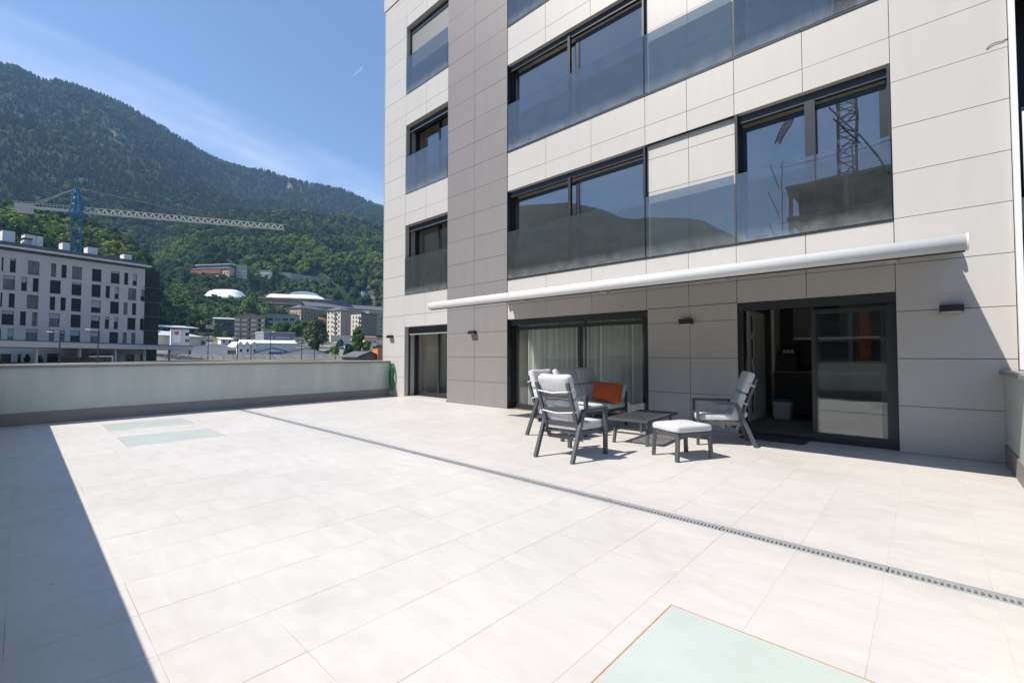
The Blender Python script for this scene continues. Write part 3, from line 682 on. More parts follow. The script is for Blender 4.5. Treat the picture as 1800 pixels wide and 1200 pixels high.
for i in range(nx):
    xa = AXL+0.06 + (AXR-AXL-0.12)*i/nx; xb = AXL+0.06 + (AXR-AXL-0.12)*(i+1)/nx
    for k in range(4):
        t0, t1 = k/4, (k+1)/4
        f = lambda t: (D-0.17+(AY+0.02-D+0.17)*t, 2.62+(AZ+0.055-2.62)*t - 0.02*math.sin(math.pi*t))
        (y0, z0), (y1, z1) = f(t0), f(t1)
        fa_.quad((xa, y0, z0), (xb, y0, z0), (xb, y1, z1), (xa, y1, z1))
fa_.build('fabric', M_fabr, aw, smooth=True)
for s, xs in ((1, AXL+0.6), (-1, AXR-0.6), (1, -4.6), (-1, -2.4)):
    el = (xs+s*1.0, (AY+D)/2-0.1, 2.36); 
    MB().beam((xs, D-0.14, 2.50), el, 0.05, 0.07).beam(el, (xs+s*0.12, AY+0.05, AZ-0.01), 0.045, 0.06).build('folding_arm', M_awn, aw)
    MB().box(xs-0.06, xs+0.06, D-0.19, D-0.002, 2.46, 2.56).build('wall_bracket', M_awn, aw)

# =================================================================== terrace furniture (local frame: the seat faces +x)
def cushion(name, M, sx, sy, sz, parent, m=None, r=0.035, puff=0.012):
    return MB().rbox(M, sx, sy, sz, r, 8, puff).build(name, m or M_cush, parent, smooth=True, world=False)
def side_frame(y, t):
    o = MB(); a = 0.038; b = 0.05
    o.beam((-0.375, y, 0.0), (-0.135, y, 0.585), b, a, Vector((0, 1, 0))).build('rear_leg', M_frame, t, world=False)
    MB().beam((0.355, y, 0.0), (0.355, y, 0.568), a, b, Vector((0, 1, 0))).build('front_leg', M_frame, t, world=False)
    MB().beam((-0.15, y, 0.585), (0.375, y, 0.587), 0.052, 0.034).build('armrest', M_frame, t, world=False)
def armchair(label, loc, rz, wid=0.60, seats=1, name='armchair', cat='armchair', group='cushioned metal armchairs', straps=True):
    t = thing(name, label, cat, loc, rz, group); w = wid/2-0.026
    for y in (-w, w): side_frame(y, t)
    wi = w-0.034
    for y in (-wi+0.005, wi-0.005): MB().beam((-0.235, y, 0.315), (0.35, y, 0.30), 0.03, 0.045).build('seat_rail', M_frame, t, world=False)
    MB().beam((0.33, -w, 0.30), (0.33, w, 0.30), 0.03, 0.045).build('front_rail', M_frame, t, world=False)
    for q in range(4): MB().beam((-0.18+0.14*q, -wi, 0.318-0.003*q), (-0.18+0.14*q, wi, 0.318-0.003*q), 0.05, 0.012).build('seat_slat', M_frame, t, world=False)
    # reclining back: uprights, slats and a lower cross bar with its latch
    B0, B1 = Vector((-0.145, 0, 0.235)), Vector((-0.405, 0, 0.925)); bd_ = (B1-B0).normalized()
    ups = [-wi+0.01, wi-0.01] + ([0.0] if seats > 1 else [])
    for y in ups: MB().beam(B0+Vector((0, y, 0)), B1+Vector((0, y, 0)), 0.032, 0.042, Vector((0, 1, 0))).build('back_upright', M_frame, t, world=False)
    for q in (0.02, 0.27, 0.52, 0.77): 
        p = B0+(B1-B0)*q; MB().beam(p+Vector((0, -wi, 0)), p+Vector((0, wi, 0)), 0.014, 0.055, bd_).build('back_slat', M_frame, t, world=False)
    if seats == 1:
        MB().beam((-0.17, -wi*0.7, 0.25), (0.0, -wi*0.7, 0.20), 0.025, 0.03).beam((-0.02, -wi*0.3, 0.20), (-0.02, -wi*0.3, 0.29), 0.02, 0.02).build('recline_latch', M_zinc, t, world=False)
        MB().cyl((-0.05, -0.09, 0.235), (-0.05, 0.02, 0.235), 0.012, 0.012, 8).build('gas_spring', M_black, t, world=False)
    cw = (wid-0.12)/seats
    tilt = math.atan2(B0.x-B1.x, B1.z-B0.z)
    for k in range(seats):
        yc = -((seats-1)/2)*cw + k*cw
        cushion('seat_cushion', Matrix.Translation((0.085, yc, 0.385)) @ Matrix.Rotation(R(1.5), 4, 'Y'), 0.575, cw-0.008, 0.105, t)
        e_ = [(0.085+0.272*a_, yc+(cw/2-0.02)*b_, 0.432-0.008*a_) for a_, b_ in ((-1, -1), (1, -1), (1, 1), (-1, 1), (-1, -1))]; MB().tube(e_, 0.0045, 5).build('piping', M_pipe, t, world=False)
        nrm = Vector((math.cos(tilt), 0, math.sin(tilt)))
        for (q0, q1) in ((0.20, 0.67), (0.68, 1.09)):
            c = B0 + (B1-B0)*((q0+q1)/2) + nrm*0.076; c.y = yc
            cushion('back_cushion', Matrix.Translation(c) @ Matrix.Rotation(-tilt, 4, 'Y') @ Matrix.Rotation(R(90), 4, 'Y'), (q1-q0)*(B1-B0).length, cw-0.004, 0.10, t, r=0.034)
        if straps:
            for q in (0.50, 0.86):
                p = B0+(B1-B0)*q - nrm*0.024; hw = cw/2-0.0
                pts = [p+nrm*0.09+Vector((0, yc-hw-0.01, 0)), p+nrm*0.02+Vector((0, yc-hw-0.012, 0)), p+Vector((0, yc-hw+0.05, 0)), p+Vector((0.0, yc, -0.02)), p+Vector((0, yc+hw-0.05, 0)), p+nrm*0.02+Vector((0, yc+hw+0.012, 0)), p+nrm*0.09+Vector((0, yc+hw+0.01, 0))]
                MB().tube(pts, 0.008, 6).build('strap', M_strap, t, world=False, smooth=True)
    return t
armchair('armchair turned with its back and straps towards the viewer', (-3.305, 4.70, 0), R(90))
armchair('armchair mostly hidden behind the nearest armchair, beside the sofa', (-4.26, 5.66, 0), R(-4))
c3 = armchair('armchair standing alone by the open kitchen door, facing the coffee table', (-2.18, 6.84, 0), R(206))
# small head roll lying against the back of the third chair
sf = armchair('two-seat sofa with grey cushions before the wide curtained door', (-4.36, 6.76, 0), R(-2), 1.26, 2, 'sofa', 'sofa', None, straps=False)
cushion('arm_cushion', Matrix.Translation((0.27, 0.58, 0.56)) @ Matrix.Rotation(R(12), 4, 'Y'), 0.17, 0.07, 0.34, sf, r=0.03)
pl = MB().rbox(Matrix.Translation((-4.07, 6.86, 0.615)) @ Matrix.Rotation(R(8), 4, 'Z') @ Matrix.Rotation(R(74), 4, 'X') @ Matrix.Rotation(R(-4), 4, 'Z'), 0.52, 0.33, 0.06, 0.028, 12, 0.055).build('throw_cushion', M_orange, smooth=True)
tag(pl, 'rust orange throw cushion lying on the grey sofa', 'cushion')
hr = MB().rbox(Matrix.Translation((-1.985, 6.93, 0.47)) @ Matrix.Rotation(R(26), 4, 'Z') @ Matrix.Rotation(R(-35), 4, 'Y'), 0.11, 0.42, 0.2, 0.05, 8, 0.0).build('lumbar_cushion', M_cush, smooth=True)
tag(hr, 'small light grey lumbar cushion in the armchair by the kitchen door', 'cushion')

ot = thing('footstool', 'footstool with white cushion standing between table and lone armchair', 'footstool', (-2.25, 5.55, 0), R(63))
for sx in (-1, 1):
    for sy in (-1, 1):
        MB().beam((sx*0.255, sy*0.215, 0), (sx*0.235, sy*0.205, 0.325), 0.042, 0.042).build('leg', M_frame, ot, world=False)
for sy in (-1, 1): MB().beam((-0.21, sy*0.205, 0.305), (0.21, sy*0.205, 0.305), 0.03, 0.045).build('rail', M_frame, ot, world=False)
for sx in (-1, 1): MB().beam((sx*0.235, -0.18, 0.305), (sx*0.235, 0.18, 0.305), 0.03, 0.045).build('rail', M_frame, ot, world=False)
cushion('seat_cushion', Matrix.Translation((0, 0, 0.374)), 0.53, 0.47, 0.085, ot, r=0.03)
pip = [(0.235*a, 0.205*b, 0.412) for a, b in ((-1, -1), (1, -1), (1, 1), (-1, 1), (-1, -1))]
MB().tube(pip, 0.0045, 5).build('piping', M_pipe, ot, world=False)

tb = thing('coffee_table', 'low graphite slatted coffee table between the armchairs', 'table', (-3.13, 6.32, 0), R(4))
tw, tl, th = 0.30, 0.60, 0.365
for sx in (-1, 1):
    for sy in (-1, 1): MB().beam((sx*0.245, sy*0.50, 0), (sx*0.235, sy*0.43, th-0.04), 0.036, 0.036).build('leg', M_frame, tb, world=False)
for sy in (-1, 1): MB().beam((-0.22, sy*0.475, 0.15), (0.22, sy*0.475, 0.15), 0.02, 0.02).build('stretcher', M_frame, tb, world=False)
MB().box(-tw, tw, -tl, -tl+0.05, th-0.035, th).box(-tw, tw, tl-0.05, tl, th-0.035, th).box(-tw, -tw+0.05, -tl+0.05, tl-0.05, th-0.035, th).box(tw-0.05, tw, -tl+0.05, tl-0.05, th-0.035, th).build('top_frame', M_frame, tb, world=False)
ns = 9; st = (2*tw-0.10)/ns
for k in range(ns):
    x = -tw+0.05+st*(k+0.5); MB().box(x-st*0.31, x+st*0.31, -tl+0.051, tl-0.051, th-0.02, th-0.004).build('slat', M_frame, tb, world=False)
MB().box(-tw+0.051, tw-0.051, -0.02, 0.02, th-0.036, th-0.021).build('top_brace', M_frame, tb, world=False)

# =================================================================== terrain, town and mountains
def plast(n, c): return mat(n, c, 0.85, var=0.06, scale=0.25)
M_wtown = plast('white_render', (0.76, 0.75, 0.72)); M_gblock = plast('pale_grey_cladding', (0.64, 0.585, 0.525))
M_brownst = plast('brown_render', (0.36, 0.27, 0.20)); M_tan = plast('tan_render', (0.52, 0.38, 0.27)); M_cream = plast('cream_render', (0.70, 0.63, 0.51))
M_terra = plast('terracotta_red', (0.36, 0.11, 0.06)); M_slate = mat('slate_roof', (0.10, 0.105, 0.115), 0.7, var=0.12, scale=0.4)
M_lroof = mat('pale_metal_roof', (0.50, 0.55, 0.56), 0.5, var=0.1, scale=0.3); M_wroof = mat('white_membrane', (0.80, 0.80, 0.80), 0.6, var=0.05, scale=0.2)
M_green = plast('pale_green_render', (0.34, 0.41, 0.33)); M_stone = mat('rubble_stone', (0.22, 0.19, 0.16), 0.9, var=0.3, scale=2.0)
M_wcurt = mat('far_window_with_blind', (0.16, 0.165, 0.16), 0.25, var=0.6, scale=1.2, spec=0.6, stretch=(3, 3, .3)); M_wglass = mat('far_window_glass', (0.02, 0.023, 0.027), 0.12, spec=0.6); M_blk = mat('black_cladding', (0.018, 0.017, 0.017), 0.5)
M_blue = mat('blue_door', (0.02, 0.13, 0.42), 0.5); M_red = mat('red_sign', (0.5, 0.02, 0.03), 0.5); M_orng = plast('orange_render', (0.55, 0.22, 0.08))
M_asph = mat('asphalt', (0.055, 0.055, 0.056), 0.9, var=0.15, scale=0.2)
M_retwall = plast('retaining_wall', (0.30, 0.30, 0.30))

SITES = []     # (x, y, ground z, radius): the terrain is levelled there and kept free of forest
def frame2(A, B):
    u = (B-A); L = u.length; u = u.normalized(); n = Vector((u.y, -u.x, 0))
    if n.dot(A) > 0: n = -n                               # n points towards the viewer
    return u, n, L
def facade_mesh(o, u, n, L, z0, z1, holes, dep=0.15):
    """front wall with real window openings: quads between the holes plus reveals"""
    b = MB(); us = sorted({0.0, L} | {q for h in holes for q in h[:2]}); zs = sorted({z0, z1} | {q for h in holes for q in h[2:]})
    P = lambda a, d, z: (o.x+u.x*a-n.x*d, o.y+u.y*a-n.y*d, z)
    for a0, a1 in zip(us[:-1], us[1:]):
        for c0, c1 in zip(zs[:-1], zs[1:]):
            am, cm = (a0+a1)/2, (c0+c1)/2
            if not any(h[0] < am < h[1] and h[2] < cm < h[3] for h in holes): b.quad(P(a0, 0, c0), P(a1, 0, c0), P(a1, 0, c1), P(a0, 0, c1))
    for h in holes:
        a0, a1, c0, c1 = h
        b.quad(P(a0, 0, c0), P(a0, dep, c0), P(a0, dep, c1), P(a0, 0, c1)).quad(P(a1, dep, c0), P(a1, 0, c0), P(a1, 0, c1), P(a1, dep, c1))
        b.quad(P(a0, 0, c1), P(a0, dep, c1), P(a1, dep, c1), P(a1, 0, c1)).quad(P(a0, dep, c0), P(a0, 0, c0), P(a1, 0, c0), P(a1, dep, c0))
    return b
def grid_holes(L, z0, cols, rows_, w, h, u0=None, du=None, zstep=3.0, zoff=1.0):
    du = du or L/cols; u0 = u0 if u0 is not None else du/2
    return [(u0+du*i-w/2, u0+du*i+w/2, z0+zoff+zstep*j, z0+zoff+zstep*j+h) for i in range(cols) for j in range(rows_)]
def house(name, label, cat, A, B, zb, H, depth, wall, roof=None, rtype='flat', holes=(), side_holes=(), rh=2.0, over=0.4, side=1, group=None, sink=6.0, wall_side=None, pane=None, site=True):
    """A, B ends of the front wall; side=1: the wall at B is also seen. Openings are real, panes sit inside."""
    u, n, L = frame2(A, B); C = (A+B)/2 - n*(depth/2)
    t = thing(name, label, cat, (C.x, C.y, zb), group=group)
    pm = pane or M_wglass; dep = 0.25
    facade_mesh(A, u, n, L, zb-sink, zb+H, holes, dep).build('wall', wall, t)
    rw_ = random.Random(int(abs(A.x)*7))
    for h in holes: MB().obox(A, u, n, h[0], h[1], -dep-0.03, -dep+0.01, h[2], h[3]).build('window', pm if rw_.random() < 0.74 else M_wcurt, t)
    s0 = B if side == 1 else A - n*depth; s1 = B - n*depth if side == 1 else A
    su = (s1-s0).normalized(); sn = u if side == 1 else -u
    facade_mesh(s0, su, sn, depth, zb-sink, zb+H, side_holes, dep).build('wall', wall_side or wall, t)
    for h in side_holes: MB().obox(s0, su, sn, h[0], h[1], -dep-0.03, -dep+0.01, h[2], h[3]).build('window', pm, t)
    # remaining walls
    o0, o1 = (A, A-n*depth) if side == 1 else (B, B-n*depth)
    bk = MB().quad((*o0.xy, zb-sink), (*o1.xy, zb-sink), (*o1.xy, zb+H), (*o0.xy, zb+H))
    c0, c1 = A-n*depth, B-n*depth; bk.quad((*c0.xy, zb-sink), (*c1.xy, zb-sink), (*c1.xy, zb+H), (*c0.xy, zb+H)); bk.build('rear_wall', wall, t)
    z = zb+H; rm = roof or M_slate; e = over
    P = lambda a, d, zz: (A.x+u.x*a-n.x*d, A.y+u.y*a-n.y*d, zz)
    if rtype == 'flat': ro = MB().obox(A, u, n, -e, L+e, -depth-e, e, z+0.005, z+0.5)
    elif rtype == 'gable_u':       # ridge parallel to the front
        ro = MB(); m = depth/2; k = 0.25
        ro.hexa([P(-e, -e, z-0.05), P(L+e, -e, z-0.05), P(L+e, m, z+rh-k), P(-e, m, z+rh-k), P(-e, -e, z+k), P(L+e, -e, z+k), P(L+e, m, z+rh), P(-e, m, z+rh)])
        ro.hexa([P(-e, m, z+rh-k), P(L+e, m, z+rh-k), P(L+e, depth+e, z-0.05), P(-e, depth+e, z-0.05), P(-e, m, z+rh), P(L+e, m, z+rh), P(L+e, depth+e, z+k), P(-e, depth+e, z+k)])
    elif rtype == 'gable_n':       # gable end towards the viewer
        ro = MB(); m = L/2; k = 0.25
        ro.hexa([P(-e, -e, z-0.05), P(m, -e, z+rh-k), P(m, depth+e, z+rh-k), P(-e, depth+e, z-0.05), P(-e, -e, z+k), P(m, -e, z+rh), P(m, depth+e, z+rh), P(-e, depth+e, z+k)])
        ro.hexa([P(m, -e, z+rh-k), P(L+e, -e, z-0.05), P(L+e, depth+e, z-0.05), P(m, depth+e, z+rh-k), P(m, -e, z+rh), P(L+e, -e, z+k), P(L+e, depth+e, z+k), P(m, depth+e, z+rh)])
        gb = MB().tri(P(0, 0, z), P(L, 0, z), P(m, 0, z+rh-0.05)); gb.build('gable', wall, t)
    elif rtype == 'hip':
        ro = MB(); i = min(L, depth)/2*0.85
        ro.hexa([P(-e, -e, z), P(L+e, -e, z), P(L+e, depth+e, z), P(-e, depth+e, z), P(i, i, z+rh), P(L-i, i, z+rh), P(L-i, depth-i, z+rh), P(i, depth-i, z+rh)])
    elif rtype == 'shed':
        ro = MB().hexa([P(-e, -e, z), P(L+e, -e, z), P(L+e, depth+e, z+rh), P(-e, depth+e, z+rh), P(-e, -e, z+0.3), P(L+e, -e, z+0.3), P(L+e, depth+e, z+rh+0.3), P(-e, depth+e, z+rh+0.3)])
    r = ro.build('roof', rm, t)
    if site: SITES.append((C.x, C.y, zb-0.3, max(L, depth)*0.55))
    return t, r, (A, u, n, L)
def hole_px(lst, A, B, y0, y1, zref, crop=None):
    pass

# ---- terrain: valley floor, wooded foothills, the long mountain ridge (a ring of real slopes round the site)
HZ = 624.0
def ctl(pts):      # photograph silhouette -> (bearing right of the view axis in degrees, tangent of elevation)
    out = []
    for px, py in pts:
        a = math.atan((px-900)/FPX); out.append((math.degrees(a), (HZ-py)/FPX*math.cos(a)))
    return out
def bear(dx, dy):
    v = Vector((dx, dy, 0)); return math.degrees(math.atan2(v.dot(RGT), v.dot(FWD)))
back = []
for dx, dy, e in ((-0.75, -0.7, .33), (-.592, -.814, .345), (-.545, -.857, .33), (-.489, -.909, .297), (-.455, -.94, .298), (-.395, -.995, .292), (-.358, -1.029, .278), (-.312, -1.072, .24), (-.27, -1.11, .205), (-.15, -1.1, .16), (0.1, -1, .16), (.5, -.8, .2)):
    back.append((bear(dx, dy), e))
far_c = ctl([(-500, 60), (-200, 80), (0, 101), (30, 112), (62, 131), (88, 130), (150, 150), (200, 173), (250, 203), (300, 232), (340, 257), (380, 277), (425, 291), (460, 294), (500, 309), (525, 316), (560, 321), (600, 331), (640, 347), (672, 361), (740, 395), (850, 430), (1200, 440)])
spur_c = ctl([(120, 520), (180, 470), (230, 435), (262, 412), (300, 384), (330, 364), (360, 353), (400, 347), (450, 346), (500, 353), (560, 368), (620, 384), (672, 402), (760, 450), (900, 520), (1200, 600)])
near_c = ctl([(-600, 340), (-200, 355), (0, 366), (60, 377), (120, 395), (180, 416), (225, 440), (250, 462), (268, 500), (285, 560), (310, 640), (700, 660)])
def interp_ring(c):
    c = sorted(c); xs = np.array([p[0] for p in c]); ys = np.array([p[1] for p in c]); return lambda a: np.interp(a, xs, ys)
allfar = far_c + [(75, .22), (100, .2)] + back + [(-75, .62*0.6)]
f_far = interp_ring([(p[0] if p[0] >= -180 else p[0]+360, p[1]) for p in allfar] + [(-179.9, .25), (179.9, .25)])
f_spur, f_near = interp_ring(spur_c), interp_ring(near_c)
def fbm(x, y, s, oct=4, seed=0.0):
    o = np.zeros_like(x); a = 1.0
    flat = np.stack([x.ravel(), y.ravel()], 1)
    for k in range(oct):
        f = s*2**k
        v = np.array([noise.noise(Vector((p[0]*f+seed, p[1]*f-seed, seed))) for p in flat]); o += a*v.reshape(x.shape); a *= .5
    return o
def height(ang, r, nz=True, sites=True):
    x = np.sin(np.radians(ang)-YAW)*r; y = np.cos(np.radians(ang)-YAW)*r
    base = np.interp(r, [0, 110, 150, 210, 280, 350, 430, 520, 620, 5000], [-5, -5, -3.5, 3, 9, 16, 27, 42, 60, 300])
    back_w = np.clip((np.abs(ang)-85)/20, 0, 1)
    def sm(t): return np.clip(t, 0, 1)
    RF = 1950.0; tf_ = sm((r-520)/(RF-520)); hf = f_far(ang)*RF*tf_**1.12
    hf = np.where(r > RF, f_far(ang)*RF*np.clip(1-(r-RF)/1800, .2, 1), hf)
    RS = 1020.0; ts = sm((r-430)/(RS-430)); hs = f_spur(ang)*RS*ts**0.92
    hs = np.where(r > RS, f_spur(ang)*RS*np.clip(1-(r-RS)/420, 0, 1), hs)
    RN = 470.0; tn_ = sm((r-215)/(RN-215)); hn = f_near(ang)*RN*tn_**0.95
    hn = np.where(r > RN, f_near(ang)*RN*np.clip(1-(r-RN)/330, 0, 1), hn)
    hs = np.where(back_w > 0, 0, hs); hn = np.where(back_w > 0, 0, hn)
    h = np.maximum(np.maximum(base*(r < 900)+(-50)*(r >= 900), hf), np.maximum(hs, hn))
    if nz:
        amp = np.clip((r-420)/700, 0, 1)
        crest = 1-0.75*np.exp(-((r-RF)/220)**2)
        h = h + amp*crest*(fbm(x, y, 1/420., 4, 3.3)*42) + np.clip((r-300)/300, 0, 1)*fbm(x, y, 1/70., 2, 9.1)*4
    for (sx, sy, sz, sr) in (SITES if sites else ()):
        d = np.hypot(x-sx, y-sy); w = np.clip(1.55-d/max(sr, 1)*0.9, 0, 1); w = w*w*(3-2*w); h = h*(1-w)+sz*w
    return x, y, h
def zfit(px, py):
    """depth at which the open ground shows at this height of the photograph"""
    a = math.degrees(math.atan((px-900)/FPX)); r = np.geomspace(120, 1400, 400)
    x, y, h = height(np.full_like(r, a), r, nz=False, sites=False); ca = math.cos(math.radians(a))
    yy = HZ-(h-CAMH)/r*FPX/ca; k = np.argmax(yy <= py)
    return float(r[k]*ca)

# ---- the long pale block with black windows (left), its podium slab, roof and dark end
def LZ(lat, z): return FWD*z + RGT*lat
bA, bB = LZ(-102.2, 60.2), LZ(-80.4, 98.0)
bu, bn_, bL = frame2(bA, bB)
def u_at(px):
    s = (px-900)/FPX; al, az = -102.2, 60.2; dl, dz = (-80.4+102.2)/bL, (98.0-60.2)/bL
    return (s*az-al)/(dl-s*dz)
def zdep(px): return (bA+bu*u_at(px)).dot(FWD)
zq = zdep(130); ztop1 = ZP(400+315/4.615, zq); fh = 131/4.615*zq/FPX; wh = 102/4.615*zq/FPX
Pp = [(-205, -150), (-110, -60), (-10, 5), (58, 107), (205, 300), (393, 437), (480, 523), (567, 648), (730, 808), (884, 956), (993, 1027), (1063, 1097)]
Qq = [(-230, -140), (-95, -50), (5, 105), (155, 203), (250, 298), (390, 478), (567, 648), (730, 805), (845, 880), (918, 953), (1028, 1095), (1130, 1162)]
hl = []
for r_ in range(5):
    for a, b in (Pp if r_ % 2 == 0 else Qq):
        hl.append((u_at(a/4.615), u_at(b/4.615), ztop1-fh*r_-wh, ztop1-fh*r_))
ZG = -3.0
ztopb = ZP(400+262/4.615, zdep(130))
gh = [(u_at(a/4.615), u_at(b/4.615), -2.6, 1.6) for a, b in ((385, 480), (640, 780), (800, 890))] + [(u_at(a/4.615), u_at(b/4.615), -0.2, 1.5) for a, b in ((5, 95), (145, 175), (1020, 1090), (1140, 1158))]
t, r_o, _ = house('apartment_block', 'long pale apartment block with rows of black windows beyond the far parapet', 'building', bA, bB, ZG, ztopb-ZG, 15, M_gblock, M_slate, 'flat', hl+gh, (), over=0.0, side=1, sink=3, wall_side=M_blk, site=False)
# window mullions, pale eave line and roof boxes
for h in hl:
    if h[1]-h[0] > 1.6:
        mm = (h[0]+h[1])/2; MB().obox(bA, bu, bn_, mm-0.05, mm+0.05, -0.22, -0.12, h[2], h[3]).build('mullion', M_blk, t)
rbl = random.Random(12)
M_blind = mat('pale_blind', (0.45, 0.44, 0.42), 0.7)
for h in hl:
    if rbl.random() < 0.45: MB().obox(bA, bu, bn_, h[0]+0.06, h[1]-0.06, -0.21, -0.17, h[3]-(h[3]-h[2])*rbl.choice((0.15, 0.25, 0.4, 0.6)), h[3]-0.02).build('blind', M_blind, t)
    MB().obox(bA, bu, bn_, h[0], h[1], -0.2, 0.06, h[2]-0.07, h[2]-0.005).build('window_sill', M_slate, t)
MB().obox(bA, bu, bn_, -0.6, bL+1.2, -15.5, 0.7, ztopb+0.51, ztopb+0.85).build('eave', M_wtown, t)
MB().obox(bA, bu, bn_, 0, bL, -15, 0.15, ztopb+0.86, ztopb+1.6).build('roof_edge', M_slate, t)
for a, b, hgt in ((5, 28, 3.1), (44, 58, 2.0), (45, 65, 3.0), (66, 78, 3.0), (113, 126, 2.6), (158, 176, 2.5), (223, 237, 2.2), (-60, -30, 3.0)):
    ua, ub = u_at(a), u_at(b); o = MB().obox(bA, bu, bn_, ua, ub, -4.6, -2.6, ztopb+1.0, ztopb+1.0+hgt).build('chimney', M_wtown, t)
    MB().obox(bA, bu, bn_, ua-0.1, ub+0.1, -4.7, -2.5, ztopb+1.0+hgt+0.01, ztopb+1.25+hgt).build('chimney_cap', M_blk, o)
# dark loggias at the end of the block
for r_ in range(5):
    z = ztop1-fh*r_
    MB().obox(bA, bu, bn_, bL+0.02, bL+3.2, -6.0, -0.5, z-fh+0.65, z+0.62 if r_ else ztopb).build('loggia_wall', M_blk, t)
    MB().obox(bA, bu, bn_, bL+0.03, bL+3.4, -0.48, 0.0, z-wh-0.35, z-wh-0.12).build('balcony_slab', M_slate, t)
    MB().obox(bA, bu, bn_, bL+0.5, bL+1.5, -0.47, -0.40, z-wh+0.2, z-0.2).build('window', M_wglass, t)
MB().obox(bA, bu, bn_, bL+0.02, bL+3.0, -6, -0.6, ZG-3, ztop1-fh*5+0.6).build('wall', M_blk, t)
# podium slab in front
s0, s1 = G(-60, 62), G(338, 113); su, sn, sl = frame2(s0, s1); zs_ = ZP(600, 72)
pd = thing('podium_roof', 'long flat white canopy roof running below the pale block', 'canopy', tuple((s0+s1)/2))
MB().obox(s0, su, sn, 0, sl, -9, 0, zs_-0.95, zs_).build('slab', M_gblock, pd); MB().obox(s0, su, sn, -0.1, sl+0.1, -9, 0.06, zs_+0.01, zs_+0.16).build('edge_cap', M_slate, pd)
for k in range(6): MB().obox(s0, su, sn, 3+sl*k/6.2, 3.35+sl*k/6.2, -1.4, -1.0, ZG-2, zs_-0.96).build('post', M_wtown, pd)
M_glzd = glass('shop_glass', (0.25, 0.3, 0.3), 0.08)
en = thing('entrance_pavilion', 'glazed ground-floor entrance with white frame under the canopy', 'pavilion', tuple(G(160, 78)))
e0, e1 = G(108, 76), G(198, 86); eu, en_, el_ = frame2(e0, e1)
for k in range(6): MB().obox(e0, eu, en_, el_*k/6+0.05, el_*(k+1)/6-0.05, -0.1, -0.05, -3, 0.9).build('glass_pane', M_wglass, en)
MB().obox(e0, eu, en_, el_*0.52, el_, -0.2, 0.1, 0.92, 1.15).obox(e0, eu, en_, el_-0.25, el_, -0.2, 0.1, -3, 0.91).build('portal_frame', M_wroof, en)

# ---- the rest of the town (front wall ends, depths in metres from the viewer)
def place(px0, z0, px1, z1, yb, yt, auto=True):
    if auto:
        zf = zfit((px0+px1)/2, yb-1); k = zf/((z0+z1)/2); z0, z1 = z0*k, z1*k
    A, B = G(px0, z0), G(px1, z1); zm = (z0+z1)/2; zb = ZP(yb, zm); return A, B, zb, (yb-yt)*zm/FPX
A, B, zb, H = place(262, 255, 348, 275, 594, 576)
house('depot', 'long low depot with pale roof behind the white logo building', 'building', A, B, zb, H, 18, M_slate, M_lroof, 'shed', grid_holes((B-A).length, zb, 12, 1, 1.6, 1.6, zoff=3.2), rh=2.0)
A, B, zb, H = place(258, 205, 352, 232, 610, 591)
house('warehouse_hall', 'cream warehouse hall with pale shallow gable roof', 'warehouse', A, B, zb, H, 24, M_cream, M_lroof, 'gable_u', (), rh=2.6, over=0.8)
zo = zfit(305, 609)*0.9
A, B, zb, H = place(299.5, zo, 328, zo+3, 610, 579, auto=False)
ht = [(4.3, 5.5, zb+4.3, zb+5.5), (4.3, 5.5, zb+1.9, zb+3.1)]
t, _, fr = house('office_cube', 'small white office building with a red emblem on its front', 'building', A, B, zb, H, 14, plast('cool_grey_render', (0.5, 0.5, 0.52)), M_slate, 'flat', ht, (), side=-1, over=0.05, wall_side=M_wroof, site=False)
A_, u_, n_, L_ = fr
MB().obox(A_, u_, n_, 0.5, 2.9, 0.01, 0.06, zb+1.8, zb+H-0.2).build('sign_board', M_wtown, t)
ring_ = [A_+u_*(1.7+0.55*math.cos(a))+n_*0.10+Vector((0, 0, zb+H-1.3+0.6*math.sin(a))) for a in [math.pi*2*k/14 for k in range(15)]]
em = MB().tube(ring_, 0.16, 6)
for a in (0.5, 2.6, 4.71): em.cyl(A_+u_*1.7+n_*0.10+Vector((0, 0, zb+H-1.3)), A_+u_*(1.7+0.95*math.cos(a))+n_*0.1+Vector((0, 0, zb+H-1.3+0.85*math.sin(a))), 0.16, 0.1, 6)
em.build('red_emblem', M_red, t)
A, B, zb, H = place(376, 285, 414, 292, 592, 561)
house('showroom', 'showroom with pale roof and red lettering below it', 'building', A, B, zb, H, 16, M_slate, M_lroof, 'gable_u', grid_holes((B-A).length, zb, 5, 1, 1.8, 1.4, zoff=6.5), rh=1.4)
def lettering(txt, p, u, n, size, m, parent):
    c = bpy.data.curves.new('lettering', 'FONT'); c.body = txt; c.size = size; c.extrude = 0.04; c.align_x = 'CENTER'
    tmp = bpy.data.objects.new('lettering', c); me = bpy.data.meshes.new_from_object(tmp)
    X = u; Z = Vector((0, 0, 1)); Y = n
    Mx = Matrix((( X.x, Z.x, Y.x, p.x), (X.y, Z.y, Y.y, p.y), (X.z, Z.z, Y.z, p.z), (0, 0, 0, 1)))
    me.transform(Mx); o = ORG[parent.name]['o']; me.transform(Matrix.Translation((-o[0], -o[1], -o[2])))
    me.materials.append(m); ob = bpy.data.objects.new('lettering', me); COL.objects.link(ob); ob.parent = parent
    bpy.data.objects.remove(tmp); return ob
A, B = G(358, 262), G(388, 266); su_, sn_, sl_ = frame2(A, B)
sg = thing('dealer_sign', 'red letter sign and white board on the forecourt before the showroom', 'sign', (A.x, A.y, ZP(590, 264)))
MB().obox(A, su_, sn_, 0, sl_, -0.3, -0.1, ZP(590, 264)-3, ZP(586.5, 264)).build('sign_base', M_slate, sg)
uu = su_ if su_.dot(RGT) > 0 else -su_
